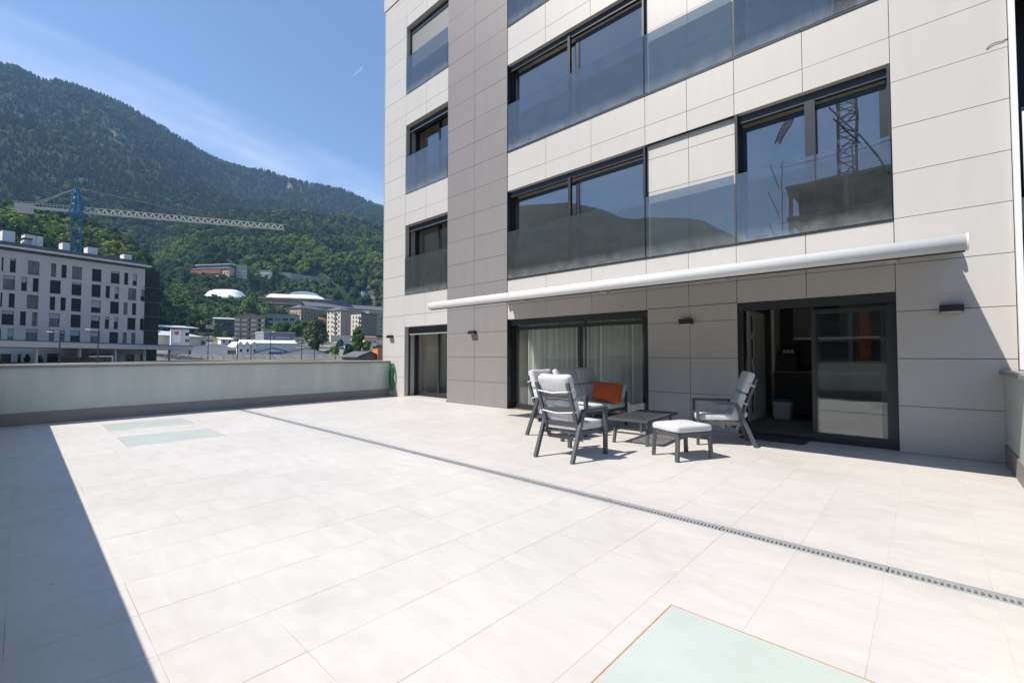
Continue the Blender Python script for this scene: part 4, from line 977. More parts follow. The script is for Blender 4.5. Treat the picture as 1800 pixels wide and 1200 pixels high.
lettering('TELYMA', (A+B)/2+Vector((0, 0, ZP(585.5, 264))), uu, sn_, 2.1, M_red, sg)
MB().obox(A, su_, sn_, 0.6, 4.4, -0.5, -0.35, ZP(577.5, 264), ZP(571, 264)).build('white_board', M_wroof, sg)
MB().obox(A, su_, sn_, 1.6, 1.9, -0.8, -0.55, ZP(592, 264), ZP(571.5, 264)).build('post', M_slate, sg)
pts = [A+su_*(1.5+1.1*q)+sn_*(-0.3)+Vector((0, 0, ZP(574.5, 264)+0.55*math.sin(q*3.1))) for q in [k/8 for k in range(9)]]
MB().tube(pts, 0.28, 6).build('red_mark', M_red, sg)

A, B, zb, H = place(411, 236, 465, 243, 600, 557)
L = (B-A).length
bh = [(0.6+c, 0.6+c+w, zb+0.9+2.45*j, zb+2.35+2.45*j) for j in range(5) for c, w in ((2.2, 1.4), (6.0, 1.5), (10.4, 1.5))]
t, _, fr = house('brown_hotel', 'brown gabled hotel with six rows of pale balcony bands', 'building', A, B, zb, H, 14, M_brownst, M_brownst, 'gable_n', bh, (), rh=2.2)
for j in range(5):
    for c0, c1 in ((3.2, 5.6), (7.4, 10.0), (12.2, L-0.6), (0.3, 2.4)):
        MB().obox(fr[0], fr[1], fr[2], c0, c1, 0.02, 0.35, zb+1.0+2.45*j, zb+2.1+2.45*j).build('balcony_front', M_cream, t)
A, B, zb, H = place(463, 225, 518, 236, 605, 585)
t, _, fr = house('grey_office', 'low grey office with a band of white lettering', 'building', A, B, zb, H, 12, plast('grey_metal_cladding', (0.27, 0.29, 0.31)), M_lroof, 'flat', grid_holes((B-A).length, zb, 14, 1, 0.7, 0.9, zoff=0.8), (), over=0.2)
for a, b in ((3, 4.4), (6, 6.9), (7.2, 8.3), (8.5, 9.2), (9.4, 10.6), (10.8, 11.5), (11.7, 12.8)): MB().obox(fr[0], fr[1], fr[2], a*0.95, b*0.95, 0.01, 0.08, zb+3.0, zb+3.7).build('white_letter_block', M_wroof, t)
# sheds by the carports
A, B, zb, H = place(336, 168, 414, 176, 627, 613)
house('white_shed', 'white gabled industrial shed left of the brown hotel', 'shed', A, B, zb, H, 20, M_wtown, M_wroof, 'gable_n', [(10.5, 14.5, zb+0.3, zb+2.4)], (), rh=1.9)
for k, (a, b) in enumerate(((416, 428), (428, 440), (440, 452))):
    A, B, zb, H = place(a, 172, b, 173.5, 628, 609)
    house('sawtooth_shed', ['leftmost of three narrow white sheds with pointed gables', 'middle one of three narrow white sheds with pointed gables', 'rightmost of three narrow white sheds, beside the blue door shed'][k], 'shed', A, B, zb, H, 16, M_wtown, M_wtown, 'gable_n', [(1.0, 1.7, zb+2.0, zb+3.0)], (), rh=1.9, group='narrow white gabled sheds', site=False)
A, B, zb, H = place(424, 200, 520, 212, 622, 604)
house('long_white_hall', 'long white hall with weathered flat roof behind the gabled sheds', 'building', A, B, zb, H, 14, M_wtown, M_wroof, 'shed', (), (), rh=1.5, site=False)
A, B, zb, H = place(449, 160, 509, 166, 628, 620)
t, _, fr = house('blue_door_shed', 'white shed with a large blue door and grey roof', 'shed', A, B, zb, H, 16, M_wtown, M_slate, 'gable_n', (), (), rh=2.0, site=False)
MB().obox(fr[0], fr[1], fr[2], 4.2, 8.6, 0.02, 0.12, zb+0.2, zb+2.0).build('blue_door', M_blue, t)
A, B, zb, H = place(500, 172, 577, 180, 628, 621)
t, _, fr = house('grey_roof_shed', 'low shed with broad grey gable roof and blue trim', 'shed', A, B, zb, H, 16, M_wtown, M_slate, 'gable_n', (), (), rh=2.3, site=False)
MB().obox(fr[0], fr[1], fr[2], 9.5, fr[3]-0.2, 0.02, 0.1, zb-0.1, zb+0.75).build('blue_trim', M_blue, t)
# apartment blocks on the right
A, B, zb, H = place(508, 330, 528, 327, 570, 541)
L = (B-A).length
t, _, fr = house('brown_block', 'brown apartment block with slate hip roof above the leafy trees', 'building', A, B, zb, H, 30, M_tan, M_slate, 'hip', grid_holes(L, zb, 4, 4, 0.9, 1.3, zstep=2.9, zoff=0.9), grid_holes(30, zb, 8, 4, 1.3, 1.5, zstep=2.9, zoff=0.9), rh=3.2, over=0.8, wall_side=M_brownst)
for k in range(3): MB().obox(fr[0], fr[1], fr[2], 2+2.4*k, 2.9+2.4*k, -7, -6, zb+H+1.5, zb+H+4.2).build('chimney', M_slate, t)
A, B, zb, H = place(574, 305, 598, 300, 595, 545)
L = (B-A).length
t, _, fr = house('cream_block', 'tall cream apartment block with stacked dark balconies left of its twin', 'building', A, B, zb, H, 9, M_cream, M_slate, 'hip', grid_holes(L, zb, 4, 6, 1.1, 1.6, zstep=3.0, zoff=0.9), (), rh=2.2, over=0.7, wall_side=M_tan)
for j in range(6): MB().obox(fr[0], fr[1], fr[2], L*0.52, L*0.74, 0.02, 0.6, zb+0.6+3*j, zb+1.6+3*j).build('balcony', M_slate, t)
A, B, zb, H = place(612, 292, 634, 287, 592, 551)
L = (B-A).length
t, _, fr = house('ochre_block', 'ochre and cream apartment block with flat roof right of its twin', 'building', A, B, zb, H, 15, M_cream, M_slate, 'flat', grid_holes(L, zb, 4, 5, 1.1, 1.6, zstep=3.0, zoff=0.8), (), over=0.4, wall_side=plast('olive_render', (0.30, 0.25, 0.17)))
for j in range(5): MB().obox(fr[0], fr[1], fr[2], L*0.78, L*0.98, 0.02, 0.6, zb+0.6+3*j, zb+1.6+3*j).build('balcony', M_slate, t)
A, B, zb, H = place(648, 320, 690, 330, 585, 549)
house('tan_block', 'tan apartment block half hidden by the beige facade edge', 'building', A, B, zb, H, 14, M_tan, M_lroof, 'shed', grid_holes((B-A).length, zb, 5, 4, 1.2, 1.4, zstep=3.2, zoff=1.0), (), rh=1.5)
A, B, zb, H = place(581, 275, 615, 280, 602, 591)
house('cream_base_wall', 'low cream retaining building below the tall blocks', 'building', A, B, zb, H, 8, M_cream, M_cream, 'flat', (), (), over=0.0, site=False)
# school block, sports hall, tent, hillside houses
A, B, zb, H = place(467, 400, 520, 408, 575, 552)
house('green_school', 'pale green school wing with wide window bands below the dark roof', 'building', A, B, zb, H, 20, M_green, M_slate, 'flat', grid_holes((B-A).length, zb, 4, 2, 4.2, 1.6, zstep=4.0, zoff=1.5), (), over=0.2)
A, B, zb, H = place(468, 416, 540, 430, 551, 538)
t, _, fr = house('grey_hall', 'dark grey metal hall with vertical seams under the red sports hall', 'building', A, B, zb, H+2, 30, M_slate, M_slate, 'shed', grid_holes((B-A).length, zb, 9, 2, 0.5, 1.4, zstep=2.6, zoff=1.6), (), rh=4.0)
A, B, zb, H = place(536, 395, 676, 440, 560, 542)
house('long_slate_building', 'very long building with grey slate roof behind the apartment blocks', 'building', A, B, zb, H, 26, M_tan, M_slate, 'gable_u', grid_holes((B-A).length, zb, 18, 2, 1.4, 1.5, zstep=3.0, zoff=1.5), (), rh=5.5)
A, B, zb, H = place(452, 480, 582, 500, 537, 525)
t, _, fr = house('sports_hall', 'terracotta sports hall with a large white curved roof', 'building', A, B, zb, H, 45, M_terra, M_wroof, 'flat', (), (), over=0.1)
A_, u_, n_, L_ = fr; ro = MB(); q_ = L_/80; K = 12
P = lambda a, d, z: (A_.x+u_.x*a-n_.x*d, A_.y+u_.y*a-n_.y*d, z)
for k in range(K):      # white roof rising to the back, rounded down at its right end
    f = lambda t: (7+(L_-6-7)*t, 1.0 if t < 0.72 else max(0.0, 1-((t-0.72)/0.28)**2))
    (a0, h0), (a1, h1) = f(k/K), f((k+1)/K); z0 = zb+H+0.55
    for d0, d1 in ((0.5, 9), (9, 20), (20, 34)):
        e = lambda d, h: z0+0.6*h+8.5*q_*h*math.sin(min(1, d/34)*1.45)
        ro.quad(P(a0, d0, e(d0, h0)), P(a1, d0, e(d0, h1)), P(a1, d1, e(d1, h1)), P(a0, d1, e(d1, h0)))
    ro.quad(P(a0, 0.5, z0-0.3), P(a1, 0.5, z0-0.3), P(a1, 0.5, z0+0.6*h1), P(a0, 0.5, z0+0.6*h0))
ro.build('curved_roof', M_wroof, t, smooth=True)
MB().obox(A_, u_, n_, L_*0.78, L_*1.25, 1, 12, zb-4, zb+H*0.75).build('dark_annex', M_slate, t)
ZD = zfit(535, 523)
dm = thing('domed_hall', 'pale grey hall with shallow domed roof behind the sports hall', 'building', tuple(G(540, ZD)))
A, B = G(508, ZD-5), G(560, ZD+5); u_, n_, L_ = frame2(A, B); zb = ZP(524, ZD); q_ = L_/35.5; b = MB()
prof = [(0, 0), (0, 5.5*q_), (L_*0.15, 8*q_), (L_*0.4, 9.2*q_), (L_*0.65, 8.8*q_), (L_*0.88, 7*q_), (L_, 4.5*q_), (L_, 0)]
P = lambda a, d, z: (A.x+u_.x*a-n_.x*d, A.y+u_.y*a-n_.y*d, z)
for d in (0, 22): i = len(b.v); b.v += [P(a, d, zb-6 if z == 0 else zb+z) for a, z in prof]; b.f.append(tuple(range(i, i+8)))
for k in range(7): b.f.append((k, k+1, 8+k+1, 8+k))
b.build('shell', M_lroof, dm)
for k in range(7): MB().obox(A, u_, n_, (4+k*4.0)*q_, (5.6+k*4.0)*q_, 0.02, 0.1, zb+1.8*q_, zb+2.8*q_).build('window', M_wglass, dm)
SITES.append(((A.x+B.x)/2, (A.y+B.y)/2, zb-0.3, 20))
ZT_ = zfit(395, 526)
tn = thing('white_tent', 'large bright white membrane hall standing among the hillside trees', 'tent', tuple(G(395, ZT_)))
b = MB(); c = G(395, ZT_); zb = ZP(528, ZT_); q_ = ZT_/505
rows_t = [(1.0, 0.0), (0.94, 0.42), (0.72, 0.85), (0.50, 1.0)]; K = 24
for k, (s, h) in enumerate(rows_t):
    for q in range(K):
        a = 2*math.pi*q/K; ex = math.copysign(abs(math.cos(a))**0.6, math.cos(a)); ey = math.copysign(abs(math.sin(a))**0.6, math.sin(a))
        p = c + RGT*(23.5*q_*s*ex) + FWD*(13*q_*s*ey); b.v.append((p.x, p.y, zb-3+(15.0*q_)*h if k else zb-6))
for k in range(3):
    for q in range(K): b.f.append((k*K+q, k*K+(q+1) % K, (k+1)*K+(q+1) % K, (k+1)*K+q))
b.f.append(tuple(3*K+q for q in range(K)))
b.build('membrane', M_wroof, tn)
MB().obox(c, RGT, -FWD, 11*q_, 14*q_, 12.3*q_, 13.6*q_, zb-3, zb+4).build('door', M_lroof, tn)
SITES.append((c.x, c.y, zb-0.5, 26))
A, B, zb, H = place(330, 610, 400, 600, 488, 472)
t, _, fr = house('hillside_institute', 'long hillside building with red and ochre walls below a dark flat roof', 'building', A, B, zb, H, 16, M_tan, M_lroof, 'flat', grid_holes((B-A).length, zb, 14, 2, 1.2, 1.6, zstep=4.2, zoff=3.5), (), over=1.0)
MB().obox(fr[0], fr[1], fr[2], -1, fr[3]*0.8, 0.02, 0.8, zb+H-5.5, zb+H-1.5).build('red_band', M_terra, t)
MB().obox(fr[0], fr[1], fr[2], fr[3]*0.18, fr[3], -12, -1, zb+H+0.6, zb+H+4.0).build('upper_storey', M_slate, t)
MB().obox(fr[0], fr[1], fr[2], fr[3]*0.14, fr[3]+1, -13, 0, zb+H+4.01, zb+H+4.8).build('upper_roof', M_lroof, t)
A, B, zb, H = place(413, 585, 431, 588, 494, 468)
house('green_tower_house', 'square pale green tower block on the wooded slope', 'building', A, B, zb, H, 12, M_green, M_green, 'flat', grid_holes((B-A).length, zb, 3, 5, 1.0, 1.4, zstep=3.6, zoff=1.5), (), over=0.2, wall_side=plast('shaded_olive', (0.13, 0.16, 0.12)))  # side wall: darker copy of the pale green, shade put into its colour
A, B, zb, H = place(452, 610, 471, 612, 485, 476)
house('white_hill_house', 'small white house above the hillside road', 'house', A, B, zb, H, 9, M_wtown, M_lroof, 'flat', grid_holes((B-A).length, zb, 5, 2, 1.4, 1.5, zstep=3.2, zoff=0.9), (), over=0.2)
rw = thing('retaining_wall', 'long grey retaining wall of the road climbing the wooded slope', 'wall', tuple(G(540, 600)))
pts = [W(px, py, zfit(px, py+1)) for px, py in ((488, 480), (512, 483), (540, 487), (565, 490), (590, 494))]
for a, b2 in zip(pts[:-1], pts[1:]):
    MB().hexa([(a.x, a.y, a.z-6), (b2.x, b2.y, b2.z-6), (b2.x-FWD.x*-1, b2.y+FWD.y, b2.z-6), (a.x-FWD.x*-1, a.y+FWD.y, a.z-6), (a.x, a.y, a.z+2), (b2.x, b2.y, b2.z+2), (b2.x+FWD.x, b2.y+FWD.y, b2.z+2), (a.x+FWD.x, a.y+FWD.y, a.z+2)]).build('wall_segment', M_retwall, rw)
    m = (a+b2)/2; SITES.append((m.x, m.y, m.z-1.5, 9))
for px, y, wdt, lb in ((638, 514, 7, 'tiny white chalet with dark roof beside the rocky scar'), (666, 517, 5, 'tiny white chalet nearest the beige facade edge on the slope')):
    A, B, zb, H = place(px-wdt/2, 560, px+wdt/2, 562, y+3, y-2)
    house('chalet', lb, 'house', A, B, zb, H, 6, M_wtown, M_blk, 'gable_u', (), (), rh=2, sink=4)
A, B, zb, H = place(630, 112, 668, 116, 645, 628)
t, _, fr = house('stone_house', 'small stone house with grey gable roof behind the far parapet', 'house', A, B, zb, H, 9, M_stone, M_slate, 'gable_n', [(1.2, 2.0, zb+0.8, zb+1.9), (3.0, 4.2, zb+0.8, zb+1.9)], (), rh=1.6, over=0.5, site=False)
MB().obox(fr[0], fr[1], fr[2], 2.6, 3.2, -4, -3.4, zb+H, zb+H+2.4).build('chimney', M_stone, t)
A, B, zb, H = place(664, 140, 690, 142, 640, 609)
house('orange_house', 'orange rendered house just showing at the beige facade edge', 'house', A, B, zb, H, 8, M_orng, M_slate, 'flat', (), (), site=False)

# smaller buildings filling the lanes of the town
FILL = [(470, 492, 604, 598, M_wtown, M_lroof, 'shed', 'low white garage row right of the brown hotel foot'), (519, 536, 606, 597, M_cream, M_slate, 'gable_u', 'small cream house at the right end of the grey office'),
        (541, 556, 600, 590, M_tan, M_terra, 'gable_n', 'tan house with red gable roof behind the willow-like tree'), (597, 612, 612, 603, M_wtown, M_wroof, 'flat', 'white flat kiosk between the two big trees'),
        (640, 662, 604, 594, M_wtown, M_terra, 'gable_u', 'white house with red tile roof below the tan block'), (618, 636, 600, 592, M_brownst, M_slate, 'gable_n', 'brown gabled cottage below the ochre block'),
        (388, 409, 606, 597, M_wtown, M_wroof, 'shed', 'white lean-to shed just left of the brown hotel'), (341, 362, 608, 600, M_tan, M_lroof, 'gable_n', 'tan workshop beside the warehouse hall'),
        (352, 372, 583, 574, M_slate, M_lroof, 'gable_u', 'grey hall with pale roof left of the white sign board'), (484, 505, 586, 576, M_cream, M_slate, 'gable_n', 'cream gabled house in the trees right of the hotel roof'),
        (440, 466, 566, 556, M_wtown, M_slate, 'gable_u', 'white house with grey roof peeping over the brown hotel'), (560, 575, 575, 562, M_tan, M_terra, 'hip', 'tan villa with red hip roof between brown and cream blocks')]
for px0, px1, yb, yt, wm, rm, rt, lb in FILL:
    A, B, zb, H = place(px0, 100, px1, 102, yb, yt); L = (B-A).length; nw = max(2, int(L/2.4))
    house('town_building', lb, 'building', A, B, zb, H, L*0.7, wm, rm, rt, grid_holes(L, zb, nw, 1 if H < 4.2 else 2, 0.9, 1.2, zstep=2.6, zoff=0.9), (), rh=H*0.35, over=0.4, site=False)
# carport row with tilted roof panels
c0, c1 = G(270, 128), G(604, 166); cu, cn, cl = frame2(c0, c1); zt = ZP(622.5, 147)
M_cport = mat('weathered_corrugated_sheet', (0.15, 0.14, 0.125), 0.8, var=0.2, scale=0.5)
cp = thing('carport_row', 'row of carports with tilted grey roof panels just above the far parapet', 'carport', tuple((c0+c1)/2))
for k in range(19):
    a0, a1 = cl*k/19+0.12, cl*(k+1)/19-0.12
    P = lambda a, d, z: (c0.x+cu.x*a+cn.x*d, c0.y+cu.y*a+cn.y*d, z)
    MB().hexa([P(a0, 0, zt-1.75), P(a1, 0, zt-1.75), P(a1, -4, zt-0.15), P(a0, -4, zt-0.15), P(a0, 0, zt-1.6), P(a1, 0, zt-1.6), P(a1, -4, zt), P(a0, -4, zt)]).build('roof_panel', M_cport, cp)
    MB().obox(c0, cu, cn, a0-0.1, a0+0.35, -1.6, -1.2, zt-6, zt-1.25).build('post', M_cream, cp)
MB().obox(c0, cu, cn, 0, cl, -5.2, -5.0, zt-6, zt-1.0).build('rear_wall', M_blk, cp)

# street lamps
M_pole = mat('lamp_pole', (0.05, 0.055, 0.06), 0.5)
def lamp(px, z, yt, arm, label):
    b = G(px, z); t = thing('street_lamp', label, 'street lamp', (b.x, b.y, -4), group='tall street lamps'); zt = ZP(yt, z)
    MB().cyl((b.x, b.y, -4), (b.x, b.y, zt), 0.13, 0.08, 8).build('pole', M_pole, t)
    e = b + RGT*arm
    MB().cyl((b.x, b.y, zt-0.1), (e.x, e.y, zt), 0.05, 0.05, 6).build('arm', M_pole, t)
    MB().beam((e.x, e.y, zt), (e.x+RGT.x*0.9*math.copysign(1, arm), e.y+RGT.y*0.9*math.copysign(1, arm), zt+0.03), 0.3, 0.14).build('lamp_head', M_wtown, t)
lamp(104.5, 70, 583, -1.0, 'dark street lamp standing before the middle of the pale block')
lamp(172, 74, 579, -1.2, 'street lamp before the pale block nearer its dark end')
lamp(365.5, 120, 591, 0.3, 'street lamp left of the white gabled shed')
lamp(417, 116, 593, -0.4, 'street lamp in front of the brown hotel')
lamp(441, 122, 598, 1.8, 'street lamp with long arm before the narrow white sheds')
lamp(475, 120, 583, 0.3, 'tall thin street lamp before the grey office')
lamp(530, 128, 602, -0.6, 'street lamp before the grey gable roof shed')
lamp(552.5, 124, 598, -0.9, 'street lamp in front of the big willow-like tree')
lamp(590, 126, 602, -0.5, 'street lamp between the two big town trees')

# parked cars in the lanes between the sheds
def car(px, z, y, rz, col, label):
    b = G(px, z); zz = ZP(y, z); t = thing('parked_car', label, 'car', (b.x, b.y, zz), rz, group='cars parked in the town')
    SITES.append((b.x, b.y, zz, 6))
    prof = [(-2.1, .35), (-2.15, .75), (-1.9, .95), (-1.2, 1.0), (-.7, 1.42), (.8, 1.45), (1.6, 1.0), (2.1, .85), (2.15, .4)]
    m = MB(); k = len(prof)
    for y_ in (-.85, .85): m.v += [(x, y_*(0.82 if zq_ > 1.2 else 1), zq_) for x, zq_ in prof]
    m.f = [tuple(range(k)), tuple(range(k, 2*k))[::-1]] + [(i, (i+1) % k, k+(i+1) % k, k+i) for i in range(k)]
    m.build('body', mat('car_paint_'+label.split()[0], col, 0.3, coat=0.5), t, world=False)
    MB().hexa([(-1.1, -.83, 1.02), (1.35, -.83, 1.02), (1.35, .83, 1.02), (-1.1, .83, 1.02), (-.68, -.72, 1.38), (.8, -.72, 1.38), (.8, .72, 1.38), (-.68, .72, 1.38)]).build('windows', M_wglass, t, world=False)
    for x in (-1.35, 1.35):
        for y_ in (-.8, .8): MB().cyl((x, y_-.1, .33), (x, y_+.1, .33), .33, .33, 12).build('wheel', M_blk, t, world=False)
car(366, 236, 601, 0.5, (0.03, 0.09, 0.25), 'blue car parked left of the brown hotel')
car(352, 226, 602, 1.9, (0.05, 0.05, 0.055), 'dark car parked beside the warehouse hall')
car(388, 240, 602, 1.0, (0.6, 0.6, 0.6), 'silver car parked on the lane before the showroom')
car(601, 190, 614, 0.4, (0.7, 0.7, 0.7), 'white car parked between the big trees')

# ---- tower crane over the pale block
M_cblue = mat('crane_blue', (0.02, 0.17, 0.36), 0.5); M_cwhite = mat('crane_white', (0.62, 0.6, 0.52), 0.5); M_cred = mat('crane_red', (0.4, 0.12, 0.09), 0.5); M_ccw = mat('counterweight', (0.55, 0.53, 0.48), 0.8)
def lattice(b, p0, p1, w, h, n, th, tri=False):
    p0, p1 = Vector(p0), Vector(p1); d = (p1-p0).normalized()
    sd = d.cross(Vector((0, 0, 1))); sd = sd.normalized() if sd.length > 1e-3 else Vector((1, 0, 0)); up = sd.cross(d).normalized()
    if tri: c = [(-w/2, 0), (w/2, 0), (0, h)]
    else: c = [(-w/2, -h/2), (w/2, -h/2), (w/2, h/2), (-w/2, h/2)]
    K = len(c); nodes = [[p0+(p1-p0)*(k/n)+sd*a+up*e for a, e in c] for k in range(n+1)]
    for q in range(K): b.beam(nodes[0][q], nodes[n][q], th*1.5)
    for k in range(n):
        for q in range(K):
            j = (q+1) % K
            if tri and q != 0:
                top = p0+(p1-p0)*((k+0.5)/n)+up*h
                base = 0 if q == 2 else 1
                b.beam(nodes[k][base], top, th); b.beam(top, nodes[k+1][base], th)
            else:
                b.beam(nodes[k][q], nodes[k+1][j] if k % 2 else nodes[k+1][q], th) if False else b.beam(nodes[k][q if k % 2 else j], nodes[k+1][j if k % 2 else q], th)
                b.beam(nodes[k][q], nodes[k][j], th)
    return b
def crane(label, mb, zmast, ztop, jd, jl, cl_, mw, m_mast, m_jib, z0=-5, th=0.14):
    t = thing('tower_crane', label, 'crane', (mb.x, mb.y, z0)); side = Vector((-jd.y, jd.x, 0)); o = Vector((mb.x, mb.y, 0)); U = Vector((0, 0, 1))
    lattice(MB(), o+U*z0, o+U*zmast, mw, mw, int((zmast-z0)/mw/1.0), th).build('mast', m_mast, t)
    b = MB(); b.hexa([o+U*zmast+jd*(s*mw*.6)+side*(q*mw*.6) for s, q in ((-1, -1), (1, -1), (1, 1), (-1, 1))] + [o+U*(zmast+.6)+jd*(s*mw*.6)+side*(q*mw*.6) for s, q in ((-1, -1), (1, -1), (1, 1), (-1, 1))])
    b.build('slewing_ring', m_mast, t)
    b = MB(); ap = o+U*ztop; ft = [o+U*(zmast+.6)+jd*(s*mw*.55)+side*(q*mw*.55) for s, q in ((-1, -1), (1, -1), (1, 1), (-1, 1))]
    for p in ft: b.beam(p, ap+(p-o-U*(zmast+.6))*0.25, th*1.6)
    for k in range(1, 5):
        ring = [p+(ap+(p-o-U*(zmast+.6))*0.25-p)*(k/4.2) for p in ft]
        for q in range(4): b.beam(ring[q], ring[(q+1) % 4], th); b.beam(ring[q], ft[(q+1) % 4]+(ap+(ft[(q+1) % 4]-o-U*(zmast+.6))*0.25-ft[(q+1) % 4])*((k-1)/4.2), th)
    b.build('tower_head', m_mast, t)
    js = o+U*(zmast+1.0)+jd*(mw*.8)
    lattice(MB(), js, o+U*(zmast+1.0)+jd*jl, 1.3, 1.5, int(jl/1.9), th, tri=True).build('jib', m_jib, t)
    cj = MB(); ce = o+U*(zmast+1.2)-jd*cl_
    for q in (-.7, .7): cj.beam(o+U*(zmast+1.2)-jd*mw*.5+side*q, ce+side*q, .25, .4)
    for k in range(9):
        p = o+U*(zmast+1.2)-jd*(mw*.5+(cl_-mw*.5)*k/8); cj.beam(p-side*.8, p+side*.8, .1); cj.beam(p+side*.8, p+side*.8+U*1.2, .07); cj.beam(p-side*.8, p-side*.8+U*1.2, .07)
    for q in (-.8, .8): cj.beam(o+U*(zmast+2.4)-jd*mw*.5+side*q, ce+side*q+U*1.2, .07)
    cj.build('counter_jib', m_jib, t)
    b = MB(); c = ce+jd*1.7; b.hexa([c+jd*s*1.6+side*q*.8-U*1.6 for s, q in ((-1, -1), (1, -1), (1, 1), (-1, 1))]+[c+jd*s*1.6+side*q*.8+U*.9 for s, q in ((-1, -1), (1, -1), (1, 1), (-1, 1))]); b.build('counterweight', M_ccw, t)
    MB().cyl(ap, o+U*(zmast+2.6)+jd*jl*.33, .05, .05, 5).cyl(ap, o+U*(zmast+2.6)+jd*jl*.66, .05, .05, 5).build('jib_pendant', M_cred, t)
    for q in (-.6, .6): MB().cyl(ap+side*q*.3, ce+jd*3+side*q+U*.5, .06, .06, 5).build('counter_pendant', m_jib, t)
    h = o+U*(zmast+.6)+jd*jl*.22; MB().cyl(h, h-U*6.0, .03, .03, 4).cyl(h-U*6, h-U*7.1, .3, .12, 6).build('hook_block', M_cred, t)
    return t
jdir = (LZ(-72.5, 142.6)-LZ(-121.7, 125)).normalized()
crane('blue tower crane with long pale jib above the apartment block', LZ(-121.7, 125), 40.2, 48.0, jdir, 52.2, 12.9, 2.05, M_cblue, M_cwhite, th=0.13)
# ---- what the windows mirror: a building under construction behind the viewer, with its own crane
cb = thing('construction_site_building', 'concrete building under construction mirrored in the upper right window', 'building', (5, -46, -4))
M_scaf = mat('scaffold_tube', (0.25, 0.25, 0.26), 0.5, metal=0.5); M_net = plast('dark_brick_infill', (0.10, 0.085, 0.075)); M_or = mat('orange_chute', (0.55, 0.13, 0.03), 0.7)
for k in range(8): MB().box(-10.8, 24, -56, -40, -4+3.3*k, -3.7+3.3*k).build('floor_slab', M_conc, cb)
MB().box(-9.8, 23, -55, -41.0, -3.6, 19.3).build('infill_wall', M_net, cb)
for k in range(8):
    for z in range(0): pass
    MB().box(-10.6+4.8*k, -10.25+4.8*k, -40.5, -40.1, -4, 19.3).build('column', M_conc, cb)
for x in range(-11, 24, 3):
    MB().cyl((x, -39.2, -4), (x, -39.2, 22.3), 0.05, 0.05, 6).build('scaffold_post', M_scaf, cb)
for k in range(9): MB().cyl((-11.3, -39.2, -2+2.9*k), (24, -39.2, -2+2.9*k), 0.04, 0.04, 6).build('scaffold_rail', M_scaf, cb)
for k in range(8): MB().cyl((-11.2, -39.1, -4+3.3*k), (-12.2, -38.9, -1+3.3*k), 0.05, 0.05, 6).build('scaffold_brace', M_scaf, cb)
for k in range(9): MB().cyl((-4.3, -38.4, 6.6-1.15*k), (-4.3, -38.4, 7.7-1.15*k), 0.38, 0.5, 12).build('debris_chute', M_or, cb)
crane('second tower crane behind the viewer, seen only mirrored in the windows', Vector((-7.4, -60, 0)), 47, 55, Vector((-0.4, -0.92, 0)).normalized(), 40, 11, 1.9, M_scaf, M_scaf, th=0.12)

# ---- the terrain mesh
angs = np.concatenate([np.arange(-180, -56, 2.0), np.arange(-56, -8, 0.3), np.arange(-8, 180, 2.0)])
rs = np.concatenate([[14, 40, 70, 95], np.geomspace(110, 700, 95), np.geomspace(710, 2150, 85), [2400, 2800, 3400]])
AA, RR = np.meshgrid(angs, rs, indexing='ij')
TXg, TYg, THg = height(AA, RR)
THg = np.where(RR < 60, -6.0, THg)
na, nr = AA.shape
verts = np.stack([TXg, TYg, THg], -1).reshape(-1, 3)
fc = []
for i in range(na):
    i2 = (i+1) % na
    for k in range(nr-1): fc.append((i*nr+k, i*nr+k+1, i2*nr+k+1, i2*nr+k))
ctr = len(verts); verts = np.vstack([verts, [[0, 0, -6.0]]])
for i in range(na): fc.append((ctr, i*nr, ((i+1) % na)*nr))
M_hill = bpy.data.materials.new('wooded_ground'); M_hill.use_nodes = True
_n, _l = M_hill.node_tree.nodes, M_hill.node_tree.links; _p = _n['Principled BSDF']; _p.inputs['Roughness'].default_value = 1; _p.inputs['Specular IOR Level'].default_value = 0.05
_g = _n.new('ShaderNodeNewGeometry'); _z = _n.new('ShaderNodeTexNoise'); _z.inputs['Scale'].default_value = 0.05; _z.inputs['Detail'].default_value = 9; _l.new(_g.outputs['Position'], _z.inputs['Vector'])
_r = _n.new('ShaderNodeValToRGB'); _r.color_ramp.elements[0].position = .35; _r.color_ramp.elements[0].color = (0.018, 0.034, 0.016, 1); _r.color_ramp.elements[1].position = .66; _r.color_ramp.elements[1].color = (0.05, 0.075, 0.03, 1)
_l.new(_z.outputs['Fac'], _r.inputs[0])
_at = _n.new('ShaderNodeAttribute'); _at.attribute_name = 'rock'
_z2 = _n.new('ShaderNodeTexNoise'); _z2.inputs['Scale'].default_value = 0.09; _z2.inputs['Detail'].default_value = 8; _l.new(_g.outputs['Position'], _z2.inputs['Vector'])
_r2 = _n.new('ShaderNodeValToRGB'); _r2.color_ramp.elements[0].position = .35; _r2.color_ramp.elements[0].color = (0.07, 0.065, 0.06, 1); _r2.color_ramp.elements[1].position = .65; _r2.color_ramp.elements[1].color = (0.34, 0.30, 0.27, 1); _l.new(_z2.outputs['Fac'], _r2.inputs[0])
_mx = _n.new('ShaderNodeMixRGB'); _l.new(_at.outputs['Fac'], _mx.inputs[0]); _l.new(_r.outputs[0], _mx.inputs[1]); _l.new(_r2.outputs[0], _mx.inputs[2]); _l.new(_mx.outputs[0], _p.inputs['Base Color'])
me = bpy.data.meshes.new('hillside'); me.from_pydata(verts.tolist(), [], fc); me.materials.append(M_hill)
me.polygons.foreach_set('use_smooth', [True]*len(me.polygons))
